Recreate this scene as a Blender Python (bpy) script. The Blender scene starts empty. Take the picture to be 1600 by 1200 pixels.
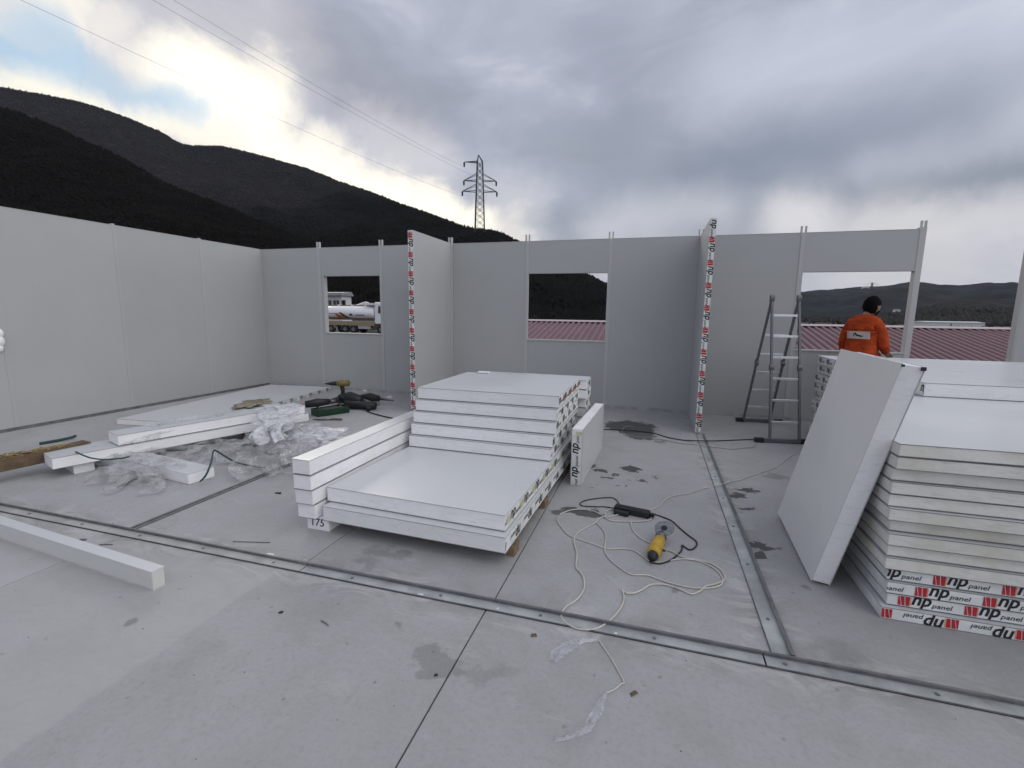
import bpy, bmesh, math, random
import numpy as np
from mathutils import Vector, Matrix
random.seed(7); np.random.seed(7)
R_ = math.radians
S = bpy.context.scene
COL = S.collection

# ------------------------------------------------------------------ camera
F, PITCH, YAW, ROLL, EYE = 737.14, 0.14966, -0.28964, 0.01336, 1.65
def _basis():
    cy, sy, cp, sp = math.cos(YAW), math.sin(YAW), math.cos(PITCH), math.sin(PITCH)
    fw = Vector((sy*cp, cy*cp, -sp)); rt = Vector((cy, -sy, 0)); up = rt.cross(fw)
    cr, sr = math.cos(ROLL), math.sin(ROLL)
    return cr*rt + sr*up, -sr*rt + cr*up, fw
CR, CU, CF = _basis()
cam_d = bpy.data.cameras.new('camera'); cam = bpy.data.objects.new('camera', cam_d); COL.objects.link(cam)
m = Matrix.Identity(4)
for i in range(3):
    m[i][0], m[i][1], m[i][2] = CR[i], CU[i], -CF[i]
m.translation = Vector((0, 0, EYE))
cam.matrix_world = m
cam_d.sensor_width = 36; cam_d.lens = F/1600*36; cam_d.clip_start = 0.05; cam_d.clip_end = 20000
S.camera = cam
# survey helpers: the place was measured off the photograph (1600x1200) with this camera
def ray(px, py):
    return CF*F + CR*(px-800) - CU*(py-600)
def P(px, py, z=0.0):
    d = ray(px, py); return Vector((0, 0, EYE)) + d*((z-EYE)/d.z)
def Y(px, py, y):
    d = ray(px, py); return Vector((0, 0, EYE)) + d*(y/d.y)
def D(px, py, r):
    d = ray(px, py); return Vector((0, 0, EYE)) + d*(r/math.hypot(d.x, d.y))

# ------------------------------------------------------------------ world, sun, exposure
W = bpy.data.worlds.new('World'); S.world = W; W.use_nodes = True
nt = W.node_tree; nt.nodes.clear()
class G:
    """tiny node graph helper"""
    def __init__(s, t): s.t = t
    def n(s, typ, **k):
        x = s.t.nodes.new(typ)
        for a, v in k.items(): setattr(x, a, v)
        return x
    def put(s, sock, v):
        if isinstance(v, bpy.types.NodeSocket): s.t.links.new(v, sock)
        elif v is not None: sock.default_value = v
    def m(s, op, a, b=None, c=None, clamp=False):
        x = s.n('ShaderNodeMath', operation=op, use_clamp=clamp)
        s.put(x.inputs[0], a)
        if b is not None: s.put(x.inputs[1], b)
        if c is not None: s.put(x.inputs[2], c)
        return x.outputs[0]
    def v(s, op, a, b=None, scale=None):
        x = s.n('ShaderNodeVectorMath', operation=op); s.put(x.inputs[0], a)
        if b is not None: s.put(x.inputs[1], b)
        if scale is not None: s.put(x.inputs['Scale'], scale)
        return x.outputs['Value'] if op in ('DOT_PRODUCT', 'LENGTH', 'DISTANCE') else x.outputs[0]
    def noise(s, vec, scale, detail=4, rough=.55, dist=0.0):
        x = s.n('ShaderNodeTexNoise'); s.put(x.inputs['Vector'], vec)
        x.inputs['Scale'].default_value = scale; x.inputs['Detail'].default_value = detail
        x.inputs['Roughness'].default_value = rough; x.inputs['Distortion'].default_value = dist
        return x
    def mr(s, val, a, b, c=0.0, d=1.0, smooth=False):
        x = s.n('ShaderNodeMapRange'); x.interpolation_type = 'SMOOTHSTEP' if smooth else 'LINEAR'
        s.put(x.inputs[0], val)
        for i, q in enumerate((a, b, c, d)): s.put(x.inputs[i+1], q)
        return x.outputs[0]
    def mix(s, fac, a, b, blend='MIX'):
        x = s.n('ShaderNodeMix', data_type='RGBA', blend_type=blend)
        s.put(x.inputs['Factor'], fac)
        s.put(x.inputs['A'], a if isinstance(a, bpy.types.NodeSocket) else (*a[:3], 1)); s.put(x.inputs['B'], b if isinstance(b, bpy.types.NodeSocket) else (*b[:3], 1))
        return x.outputs['Result']
    def scalevec(s, vec, sc):
        x = s.n('ShaderNodeMapping'); s.put(x.inputs[0], vec); x.inputs['Scale'].default_value = sc
        return x.outputs[0]
g = G(nt)
sun_dir = ray(430, 190).normalized()
sun_el = math.asin(sun_dir.z); sun_az = math.atan2(sun_dir.x, sun_dir.y)
sky = g.n('ShaderNodeTexSky', sky_type='NISHITA', sun_disc=False)
sky.sun_elevation = sun_el; sky.sun_rotation = sun_az
sky.air_density = 1.0; sky.dust_density = 1.5
tc = g.n('ShaderNodeTexCoord').outputs['Generated']
dirn = g.v('NORMALIZE', tc)
sep = g.n('ShaderNodeSeparateXYZ'); g.put(sep.inputs[0], dirn)
rot = g.n('ShaderNodeMapping'); g.put(rot.inputs[0], dirn); rot.inputs['Rotation'].default_value = (0, R_(16), R_(17)); rot.inputs['Scale'].default_value = (1.0, 1.0, 2.7)
plane = rot.outputs[0]
n1 = g.noise(plane, 1.7, 5, .50, .5).outputs[0]
n2 = g.noise(plane, 4.6, 7, .56, .7).outputs[0]
n3 = g.noise(dirn, 6.5, 7, .62, .3)
dens = g.m('ADD', g.m('MULTIPLY', n1, .66), g.m('MULTIPLY', n2, .34))
cr = g.n('ShaderNodeValToRGB'); g.put(cr.inputs[0], dens)
e = cr.color_ramp.elements
e[0].position = .33; e[0].color = (.70, .71, .79, 1)
e[1].position = .68; e[1].color = (.33, .36, .43, 1)
x = e.new(.45); x.color = (.47, .495, .60, 1)
x = e.new(.56); x.color = (.365, .40, .485, 1)
cloud = cr.outputs[0]
# distorted direction for ragged cloud rims
wob = g.v('SCALE', g.v('SUBTRACT', n3.outputs['Color'], (.5, .5, .5)), scale=.16)
dd = g.v('NORMALIZE', g.v('ADD', dirn, wob))
def blob(px, py, r0, r1, amp=1.0):
    c = ray(px, py).normalized()
    return g.mr(g.v('DOT_PRODUCT', dd, tuple(c)), math.cos(R_(r1*1.05)), math.cos(R_(r0)), 0.0, amp, True)
def union(lst):
    o = lst[0]
    for q in lst[1:]: o = g.m('MAXIMUM', o, q)
    return o
# paler band low over the ridges
low = g.mr(sep.outputs[2], .06, .22, .60, 0, True)
cloud = g.mix(g.m('MULTIPLY', low, g.mr(dens, .38, .62, 1, .35)), cloud, (.76, .74, .74))
wob2 = g.v('SCALE', g.v('SUBTRACT', n3.outputs['Color'], (.5, .5, .5)), scale=.09)
dd_wide, dd = dd, g.v('NORMALIZE', g.v('ADD', dirn, wob2))
def chain(pts, r, amp, n=None):
    """soft band along a polyline on the sky: distance from the direction to each segment"""
    o = []
    for a, b in zip(pts[:-1], pts[1:]):
        A, B = ray(*a).normalized(), ray(*b).normalized(); AB = B-A
        rel = g.v('SUBTRACT', dd, tuple(A))
        t_ = g.m('MULTIPLY', g.v('DOT_PRODUCT', rel, tuple(AB)), 1/AB.length_squared, clamp=True)
        dist = g.v('LENGTH', g.v('SUBTRACT', rel, g.v('SCALE', tuple(AB), scale=t_)))
        o.append(g.mr(dist, 0.0, math.radians(r), amp, 0.0, True))
    return union(o)
cloud = g.mix(chain([(1230, 348), (1420, 325), (1700, 285)], 4.8, .85), cloud, (.80, .79, .81))
cloud = g.mix(chain([(1340, 300), (1460, 278), (1720, 225)], 4.6, .95), cloud, (.26, .295, .37))
cloud = g.mix(chain([(1360, 250), (1480, 215), (1700, 140)], 4.4, .8), cloud, (.66, .68, .77))
cloud = g.mix(chain([(1090, 285), (1180, 250), (1330, 205), (1500, 150)], 7.5, .9), cloud, (.26, .30, .385))
cloud = g.mix(chain([(1160, 110), (1330, 90), (1560, 40)], 8, .5, 4), cloud, (.66, .70, .82))
cloud = g.mix(chain([(950, 345), (1120, 325)], 4.5, .45), cloud, (.76, .76, .81))
cloud = g.mix(chain([(930, 60), (960, 150), (970, 240)], 7, .45, 4), cloud, (.30, .34, .43))
cloud = g.mix(blob(1400, 400, 0, 7, .5), cloud, (.70, .69, .70))
cloud = g.mix(chain([(270, 0), (470, 70), (640, 190)], 6, .6, 4), cloud, (.36, .36, .43))
dd = dd_wide
halo = union([blob(340, 150, 2, 12, .6), blob(600, 300, 1, 10, .7), blob(110, 20, 1, 10, .6), blob(790, 350, 0, 7, .5)])
cloud = g.mix(halo, cloud, (.80, .79, .81))
glow = union([blob(20, 5, 0, 4.5, .45), blob(100, 38, 0, 3.2, .6), blob(190, 60, 0, 3.0, .5), blob(270, 100, 0, 3.2, .8), blob(350, 125, 0, 4.5), blob(395, 160, 0, 5.5), blob(355, 215, 0, 4.6, .9), blob(240, 198, 0, 2.6, .75), blob(150, 168, 0, 2.4, .8), blob(50, 128, 0, 2.6, .8), blob(430, 235, 0, 4.2, .7), blob(510, 268, 0, 5, .9), blob(590, 298, 0, 4.4, .95), blob(670, 325, 0, 3.8, .8), blob(740, 345, 0, 3.2, .6), blob(810, 362, 0, 3, .5)])
glow = g.m('MULTIPLY', glow, g.mr(n3.outputs[0], .30, .62, 1.15, .62), clamp=True)
cloud = g.mix(glow, cloud, (1.18, 1.10, .96))
# the overcast is brighter overhead and to the right, away from the mountain
side = g.mr(g.v('DOT_PRODUCT', dirn, (.86, -.12, .50)), .40, .95, 0.0, 1.0, True)
cloud = g.mix(side, cloud, (1.42, 1.43, 1.48))
dd = g.v('NORMALIZE', g.v('ADD', dirn, wob2))
cloud = g.mix(g.m('MULTIPLY', chain([(-60, 95), (60, 135), (170, 175), (300, 205)], 1.9, .95, 5), .9), cloud, (1.12, 1.06, .90))
cloud = g.mix(chain([(310, 120), (350, 150), (395, 165)], 4.2, .9), cloud, (1.45, 1.36, 1.15))
cloud = g.mix(chain([(400, 225), (520, 272), (640, 312), (760, 352)], 3.0, .9), cloud, (1.28, 1.22, 1.04))
blue = g.m('MAXIMUM', chain([(0, 72), (70, 92), (150, 122), (230, 150), (300, 168)], 2.7, .95, 4), blob(60, 75, 0, 3.2, .8))
c10 = g.v('SCALE', cloud, scale=10.0)
skyblue = g.mix(.85, g.v('SCALE', sky.outputs[0], scale=.6), (4.1, 6.4, 8.6))
col = g.mix(g.m('MULTIPLY', blue, g.mr(n3.outputs[0], .35, .62, 1, .75)), c10, skyblue)
bg = g.n('ShaderNodeBackground'); g.put(bg.inputs[0], col); bg.inputs[1].default_value = 0.1
out = g.n('ShaderNodeOutputWorld'); g.put(out.inputs[0], bg.outputs[0])

sd = bpy.data.lights.new('sun', 'SUN'); sd.energy = 0.9; sd.angle = R_(24); sd.color = (1.0, .95, .86)
so = bpy.data.objects.new('sun', sd); COL.objects.link(so)
so.rotation_euler = (-sun_dir).to_track_quat('-Z', 'Y').to_euler()
S.view_settings.view_transform = 'Standard'; S.view_settings.look = 'None'
S.view_settings.exposure = 0.0; S.view_settings.gamma = 1.0; S.view_settings.use_curve_mapping = False

# ------------------------------------------------------------------ materials
def new_mat(name):
    mt = bpy.data.materials.new(name); mt.use_nodes = True
    t = mt.node_tree; b = t.nodes['Principled BSDF']; return mt, G(t), b
def piece_tone(g, c, lo, hi):
    """each piece left the factory, or was poured, in a slightly different tone"""
    r = g.n('ShaderNodeObjectInfo').outputs['Random']
    return g.v('SCALE', c, scale=g.mr(r, 0, 1, lo, hi))
def pos(g): return g.n('ShaderNodeNewGeometry').outputs['Position']
def simple(name, col, rough=.6, metal=0.0, var=.12, scale=8.0, bump=0.0, bscale=60, space='obj'):
    mt, g, b = new_mat(name)
    v = g.n('ShaderNodeTexCoord').outputs['Object'] if space == 'obj' else pos(g)
    n = g.noise(v, scale, 5, .6).outputs[0]
    lo = tuple(c*(1-var) for c in col); hi = tuple(min(1, c*(1+var)) for c in col)
    g.put(b.inputs['Base Color'], g.mix(g.mr(n, .3, .7), lo, hi))
    g.put(b.inputs['Roughness'], g.mr(n, .3, .7, max(0, rough-.08), min(1, rough+.08)))
    b.inputs['Metallic'].default_value = metal
    if bump:
        bp = g.n('ShaderNodeBump'); bp.inputs['Strength'].default_value = bump; bp.inputs['Distance'].default_value = .01
        g.put(bp.inputs['Height'], g.noise(v, bscale, 4, .6).outputs[0]); g.put(b.inputs['Normal'], bp.outputs[0])
    return mt
M = {}
def coated(name, col, rough, dirt=.10, grime=(.45, .44, .42)):
    mt, g, b = new_mat(name); p = pos(g)
    big = g.noise(p, 1.3, 5, .6).outputs[0]; fine = g.noise(g.scalevec(p, (1, 1, .35)), 14, 6, .7).outputs[0]
    k = g.m('MULTIPLY', g.mr(fine, .5, .78), g.mr(big, .4, .7)); 
    c = g.mix(g.m('ADD', g.m('MULTIPLY', k, dirt*4, clamp=True), g.m('MULTIPLY', g.mr(g.noise(g.scalevec(p, (3, 3, .6)), 3.0, 4, .6, .6).outputs[0], .50, .85), dirt*1.5)), g.mix(g.mr(big, .3, .7), tuple(q*.96 for q in col), col), grime)
    c = piece_tone(g, c, .95, 1.03)
    g.put(b.inputs['Base Color'], c)
    g.put(b.inputs['Roughness'], g.mr(big, .3, .7, rough-.06, rough+.10))
    return mt
M['wall'] = coated('coated_wall_sheet', (.44, .45, .45), .40, .07)
M['skin'] = coated('glossy_white_sheet', (.62, .63, .64), .33, .012)
M['cut_edge'] = simple('cut_steel_edge', (.14, .145, .155), .5, .3, .4, 6, space='w')
M['trim'] = coated('white_trim', (.50, .505, .50), .45, .08)
def foam(name, col, yellow):
    mt, g, b = new_mat(name); p = pos(g)
    n = g.noise(p, 3.0, 4, .6).outputs[0]; f = g.noise(p, 55, 5, .7).outputs[0]
    c = g.mix(g.m('MULTIPLY', g.mr(n, .45, .75), yellow), col, (.62, .58, .46))
    c = g.mix(g.m('MULTIPLY', g.mr(f, .58, .8), .35), c, (.40, .39, .38))
    g.put(b.inputs['Base Color'], c); c = g.mix(g.m('MULTIPLY', g.mr(g.noise(g.scalevec(p, (1.5, 1.5, 9)), 5, 6, .7, .8).outputs[0], .52, .72), .30+yellow*.35), c, (.50, .49, .46)); c = piece_tone(g, c, .90, 1.03); g.put(b.inputs['Base Color'], c)
    b.inputs['Roughness'].default_value = .85
    bp = g.n('ShaderNodeBump'); bp.inputs['Strength'].default_value = .5; bp.inputs['Distance'].default_value = .004
    g.put(bp.inputs['Height'], g.noise(p, 160, 4, .7).outputs[0]); g.put(b.inputs['Normal'], bp.outputs[0])
    return mt
M['foam'] = foam('cut_foam_edge', (.90, .90, .915), .22)
M['foam_warm'] = foam('aged_foam_edge', (.80, .795, .755), .85)
M['foam_grey'] = foam('grey_painted_strip', (.60, .61, .60), .2)
M['foam_bright'] = foam('bright_foam', (.90, .90, .91), .1)
M['tape'] = simple('printed_edge_tape', (.76, .78, .76), .5)
M['ink'] = simple('black_ink', (.015, .015, .02), .5)
M['red'] = simple('red_ink', (.50, .02, .035), .5)
M['orange_ink'] = simple('orange_ink', (.75, .36, .22), .5)
M['yellow_ink'] = simple('faded_yellow_ink', (.64, .64, .42), .5)
M['navy_ink'] = simple('navy_ink', (.03, .035, .07), .5)
M['zinc'] = simple('galvanised_steel', (.40, .415, .415), .5, .2, .30, 5, .2, 40, 'w')
M['dark_zinc'] = simple('dull_dark_steel', (.17, .175, .18), .5, .3, .3, 12, .2, 40, 'w')
M['dusty_zinc'] = simple('cement_dusted_steel', (.40, .395, .38), .85, .0, .22, 5, .3, 40, 'w')
M['alu'] = simple('aluminium_rung', (.72, .73, .74), .35, .9, .1)
M['alu_dark'] = simple('grey_aluminium_rail', (.15, .16, .175), .4, .5, .15)
M['black'] = simple('black_plastic', (.012, .012, .014), .5, 0, .3, 12)
M['rubber'] = simple('black_rubber', (.02, .02, .022), .7)
M['wood'] = simple('raw_pine', (.22, .15, .095), .75, 0, .3, 22, .3, 90)
M['wood_dark'] = simple('weathered_brown_board', (.13, .088, .052), .8, 0, .45, 9, .4, 60)
M['white_cord'] = simple('white_cable', (.56, .54, .48), .5)
M['grey_cord'] = simple('dirty_cable', (.30, .30, .29), .6)
M['green_cord'] = simple('dark_green_cable', (.015, .05, .045), .5)
M['yellow_tool'] = simple('yellow_tool_plastic', (.50, .31, .03), .5, 0, .3, 25); M['dull_yellow'] = simple('worn_yellow_plastic', (.22, .17, .05), .6, 0, .3, 25)
M['tool_metal'] = simple('tool_metal', (.16, .16, .17), .4, .8, .3, 30)
M['disc'] = simple('worn_cutting_disc', (.22, .23, .24), .55, .3, .3, 40)
M['green_box'] = simple('green_toolbox_plastic', (.004, .036, .015), .5, 0, .2, 15)
M['orange_cloth'] = simple('orange_sweatshirt', (.40, .060, .018), .95, 0, .30, 9, .9, 16)
t_ = M['orange_cloth'].node_tree; gg = G(t_); b_ = t_.nodes['Principled BSDF']
bp = gg.n('ShaderNodeBump'); bp.inputs['Strength'].default_value = .9; bp.inputs['Distance'].default_value = .05
gg.put(bp.inputs['Height'], gg.noise(gg.scalevec(gg.n('ShaderNodeTexCoord').outputs['Object'], (1, 1, 2.2)), 5.5, 4, .55, 1.2).outputs[0]); gg.put(b_.inputs['Normal'], bp.outputs[0]); b_.inputs['Specular IOR Level'].default_value = .1
M['trousers'] = simple('dark_work_trousers', (.03, .035, .05), .9, 0, .2, 14, .4, 60)
M['skin_tone'] = simple('skin_tone', (.28, .15, .10), .55, 0, .1)
M['hair'] = simple('black_hair', (.004, .0035, .0035), .95, 0, .3, 60, .8, 90); M['hair'].node_tree.nodes['Principled BSDF'].inputs['Specular IOR Level'].default_value = .12
M['boot'] = simple('boot_leather', (.04, .03, .022), .7)
M['patch'] = simple('pale_back_print', (.52, .44, .40), .8)
M['brown_film'] = simple('brown_packing_paper', (.27, .24, .18), .8, 0, .3, 8)
def film(name, col, alpha, rough=.25):
    mt, g, b = new_mat(name); p = pos(g)
    n = g.noise(p, 9, 5, .65).outputs[0]
    g.put(b.inputs['Base Color'], g.mix(g.mr(n, .3, .7), tuple(c*.85 for c in col), col))
    b.inputs['Roughness'].default_value = rough
    g.put(b.inputs['Alpha'], g.mr(n, .35, .68, max(0, alpha-.25), min(1, alpha+.25)))
    bp = g.n('ShaderNodeBump'); bp.inputs['Strength'].default_value = .5; bp.inputs['Distance'].default_value = .02
    g.put(bp.inputs['Height'], g.noise(p, 22, 4, .6, 1.0).outputs[0]); g.put(b.inputs['Normal'], bp.outputs[0])
    return mt
M['film'] = film('clear_wrapping_film', (.66, .66, .66), .26, .12)
M['film_white'] = film('milky_wrapping_film', (.88, .89, .92), .50)
M['film_thin'] = film('thin_film_scrap', (.72, .74, .80), .42)
# concrete floor
def concrete():
    mt, g, b = new_mat('smooth_concrete'); p = pos(g)
    big = g.noise(p, .55, 5, .6, .4).outputs[0]; mid = g.noise(p, 3.2, 6, .65, .3).outputs[0]; fine = g.noise(p, 38, 6, .75).outputs[0]
    c = g.mix(g.mr(big, .3, .7), (.342, .342, .348), (.425, .424, .432))
    c = g.mix(g.m('MULTIPLY', g.mr(mid, .45, .72), .7), c, (.32, .313, .30))
    c = g.mix(g.m('MULTIPLY', g.mr(fine, .48, .72), .45), c, (.24, .24, .24))
    # pour of a slightly different tone on the near bay
    sx = g.n('ShaderNodeSeparateXYZ'); g.put(sx.inputs[0], p)
    edge = g.m('ADD', sx.outputs[0], g.m('MULTIPLY', g.m('SUBTRACT', mid, .5), .06))
    near = g.m('LESS_THAN', sx.outputs[1], 2.28)
    lighter = g.m('MULTIPLY', g.m('MULTIPLY', g.mr(edge, -2.23, -2.20, 1, 0), near), .45)
    c = g.mix(lighter, c, (.49, .485, .48))
    wv = g.n('ShaderNodeTexNoise'); g.put(wv.inputs['Vector'], g.scalevec(g.v('ADD', p, g.v('SCALE', g.noise(p, .8, 2).outputs['Color'], scale=1.6)), (1.0, 5.0, 1))); wv.inputs['Scale'].default_value = 2.2; wv.inputs['Detail'].default_value = 7; wv.inputs['Roughness'].default_value = .7
    c = g.mix(g.m('MULTIPLY', g.mr(wv.outputs[0], .50, .66), .38), c, (.37, .365, .355))
    c = g.mix(g.m('MULTIPLY', g.mr(wv.outputs[0], .42, .30), .35), c, (.50, .495, .485))
    tr_y = g.m('ABSOLUTE', g.m('SUBTRACT', sx.outputs[1], 2.33)); tr_x = g.m('ABSOLUTE', g.m('SUBTRACT', sx.outputs[0], .68))
    tr_x = g.m('ADD', tr_x, g.m('MULTIPLY', near, 9.0))
    neart = g.mr(g.m('MINIMUM', tr_y, tr_x), .05, .24, 1, 0, True)
    c = g.mix(g.m('MULTIPLY', g.m('MULTIPLY', neart, g.mr(mid, .42, .60)), .55), c, (.25, .245, .235))
    c = g.mix(g.m('MULTIPLY', g.m('MULTIPLY', neart, g.mr(wv.outputs[0], .50, .40)), .5), c, (.56, .555, .54))
    # specks of cement and drips
    vo = g.n('ShaderNodeTexVoronoi', feature='F1'); g.put(vo.inputs['Vector'], g.v('ADD', p, g.v('SCALE', g.noise(p, 9, 3).outputs['Color'], scale=.12))); vo.inputs['Scale'].default_value = 2.6
    keep = g.m('GREATER_THAN', g.noise(p, 1.1, 2).outputs[0], .52)
    spot = g.m('MULTIPLY', g.mr(vo.outputs['Distance'], .05, .11, 1, 0, True), keep)
    c = g.mix(g.m('MULTIPLY', spot, .6), c, (.16, .155, .15))
    vo2 = g.n('ShaderNodeTexVoronoi', feature='F1'); g.put(vo2.inputs['Vector'], p); vo2.inputs['Scale'].default_value = 7.5
    keep2 = g.m('GREATER_THAN', g.noise(p, 2.3, 3).outputs[0], .50)
    c = g.mix(g.m('MULTIPLY', g.m('MULTIPLY', g.mr(vo2.outputs['Distance'], .04, .09, 1, 0), keep2), .5), c, (.15, .15, .15))
    # damp patches and fainter dark blotches: (px,py)->(centre), radii, strength, raggedness
    wn = g.n('ShaderNodeVectorMath', operation='SCALE'); g.put(wn.inputs[0], g.v('SUBTRACT', g.noise(p, 7.5, 5, .60).outputs['Color'], (.5, .5, .5))); wn.inputs['Scale'].default_value = .40
    pw = g.v('ADD', p, wn.outputs[0])
    tot = None
    def dark_patch(px, py, rx, ry, amp, soft=.25):
        nonlocal tot
        q = P(px, py)
        v = g.v('SUBTRACT', pw, (q.x, q.y, 0)); v = g.v('MULTIPLY', v, (1/rx, 1/ry, 0))
        s = g.mr(g.v('LENGTH', v), 1-soft, 1+soft, amp, 0, True)
        tot = s if tot is None else g.m('MAXIMUM', tot, s)
    for a in [(985, 667, .36, .42, 1, .10), (1000, 681, .20, .22, .9, .1), (938, 735, .09, .07, .95, .08), (985, 732, .12, .08, 1, .06), (948, 747, .07, .05, 1, .08), (965, 741, .03, .03, .9, .1), (978, 748, .03, .02, .9, .1), (915, 802, .17, .09, .95, .1), (890, 800, .10, .05, .8, .15), (868, 800, .06, .04, .8, .2),
              (1168, 766, .10, .05, 1, .1), (1152, 774, .07, .08, 1, .1), (1163, 793, .08, .045, 1, .15), (1190, 855, .12, .06, 1, .1), (1190, 868, .06, .06, 1, .1), (1215, 744, .10, .08, .4, .3),
              (685, 1035, .12, .10, .34, .2), (668, 1050, .07, .05, .34, .2), (750, 1048, .15, .055, .2, .5), (590, 862, .10, .07, .35, .5), (618, 866, .07, .05, .35, .5), (575, 880, .10, .07, .3, .5), (1030, 690, .10, .05, .5, .4), (925, 728, .06, .04, .9, .1), (1000, 750, .05, .03, .9, .1), (970, 758, .03, .02, .8, .1), (1020, 745, .04, .02, .8, .2), (930, 760, .03, .03, .5, .3),
              (640, 800, .5, .25, .3, .6), (1310, 1020, .12, .08, .2, .6), (1370, 905, .1, .2, .2, .6), (300, 1030, .1, .1, .1, .6)]:  # broad faint darkening, partly beneath the panel stacks
        dark_patch(*a)
    c = g.mix(g.m('MULTIPLY', tot, .93), c, (.050, .048, .045))
    c = piece_tone(g, c, .90, 1.05)
    g.put(b.inputs['Base Color'], c)
    g.put(b.inputs['Roughness'], g.mr(tot, 0, 1, .68, .5))
    bp = g.n('ShaderNodeBump'); bp.inputs['Strength'].default_value = .25; bp.inputs['Distance'].default_value = .006
    g.put(bp.inputs['Height'], g.m('ADD', fine, g.m('MULTIPLY', mid, 1.2))); g.put(b.inputs['Normal'], bp.outputs[0])
    return mt
M['concrete'] = concrete()
M['joint'] = simple('dark_joint', (.10, .10, .10), .9)
def woods(name, c1, c2, c3, s1, s2, dark_zone=None):
    """ever: (x where the darker tone begins, x where it is complete, its colour)"""
    mt, g, b = new_mat(name); p = pos(g)
    n = g.noise(p, s1, 5, .6).outputs[0]; f = g.noise(p, s2, 5, .7).outputs[0]
    c = g.mix(g.mr(n, .38, .62), c1, c2); c = g.mix(g.mr(f, .45, .7), c, c3)
    if dark_zone:
        sx = g.n('ShaderNodeSeparateXYZ'); g.put(sx.inputs[0], g.v('ADD', p, g.v('SCALE', g.v('SUBTRACT', g.noise(p, .012, 5, .6).outputs['Color'], (.5, .5, .5)), scale=160.0)))
        q = g.m('MAXIMUM', g.mr(sx.outputs[0], dark_zone[0], dark_zone[1], 0, 1, True), g.mr(sx.outputs[2], 95, 45, 0, .8, True)); c = g.mix(q, c, dark_zone[2])  # darker towards the right and low on the slope
    g.put(b.inputs['Base Color'], c); b.inputs['Roughness'].default_value = .95; b.inputs['Specular IOR Level'].default_value = .05
    return mt
RIDGE_DARK = (-360, -190, (.009, .0095, .0095))
M['hill_far'] = woods('winter_woodland_far', (.030, .029, .034), (.024, .024, .028), (.036, .033, .036), .006, .06, RIDGE_DARK)
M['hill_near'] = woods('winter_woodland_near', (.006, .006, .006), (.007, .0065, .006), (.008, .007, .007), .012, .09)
M['hill_right'] = woods('distant_slope', (.010, .013, .020), (.017, .019, .020), (.008, .010, .014), .0016, .015)  # bluish cast of distance haze mixed into the slope colour
M['slope'] = woods('pale_winter_slope', (.036, .035, .028), (.026, .026, .023), (.020, .019, .018), .008, .05)
M['tree_far'] = woods('bare_tree_far', (.029, .028, .033), (.025, .025, .029), (.033, .031, .035), .006, .06, RIDGE_DARK)
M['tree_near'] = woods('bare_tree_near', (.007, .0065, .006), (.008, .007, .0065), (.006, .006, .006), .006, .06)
M['tree_line'] = simple('dark_valley_trees', (.013, .0115, .010), .95, 0, .5, .1, space='w')
M['earth'] = woods('valley_ground', (.05, .05, .04), (.07, .065, .055), (.04, .045, .03), .01, .3)
M['yard'] = simple('yard_gravel', (.060, .052, .045), .95, 0, .25, .6, space='w')
M['roof_red'] = simple('dusty_red_roof_sheet', (.205, .120, .138), .65, .0, .14, 1.5, space='w')
M['ridge'] = simple('pale_ridge_cap', (.50, .42, .42), .55)
M['render_wall'] = simple('pale_render', (.55, .56, .58), .9)
M['glass'] = simple('dark_window_glass', (.02, .025, .03), .15)
M['white_paint'] = simple('white_truck_paint', (.78, .79, .82), .35)
M['tan'] = simple('tan_skirt', (.30, .23, .15), .6)
M['truck_orange'] = simple('orange_stripe', (.55, .14, .05), .45)
M['truck_brown'] = simple('brown_stripe', (.07, .045, .035), .5)
M['steel_pylon'] = simple('pylon_steel', (.030, .032, .038), .8, .1)
M['wire'] = simple('power_wire', (.10, .10, .11), .6)
M['scrap'] = simple('foam_crumb', (.75, .76, .78), .8)

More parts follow.
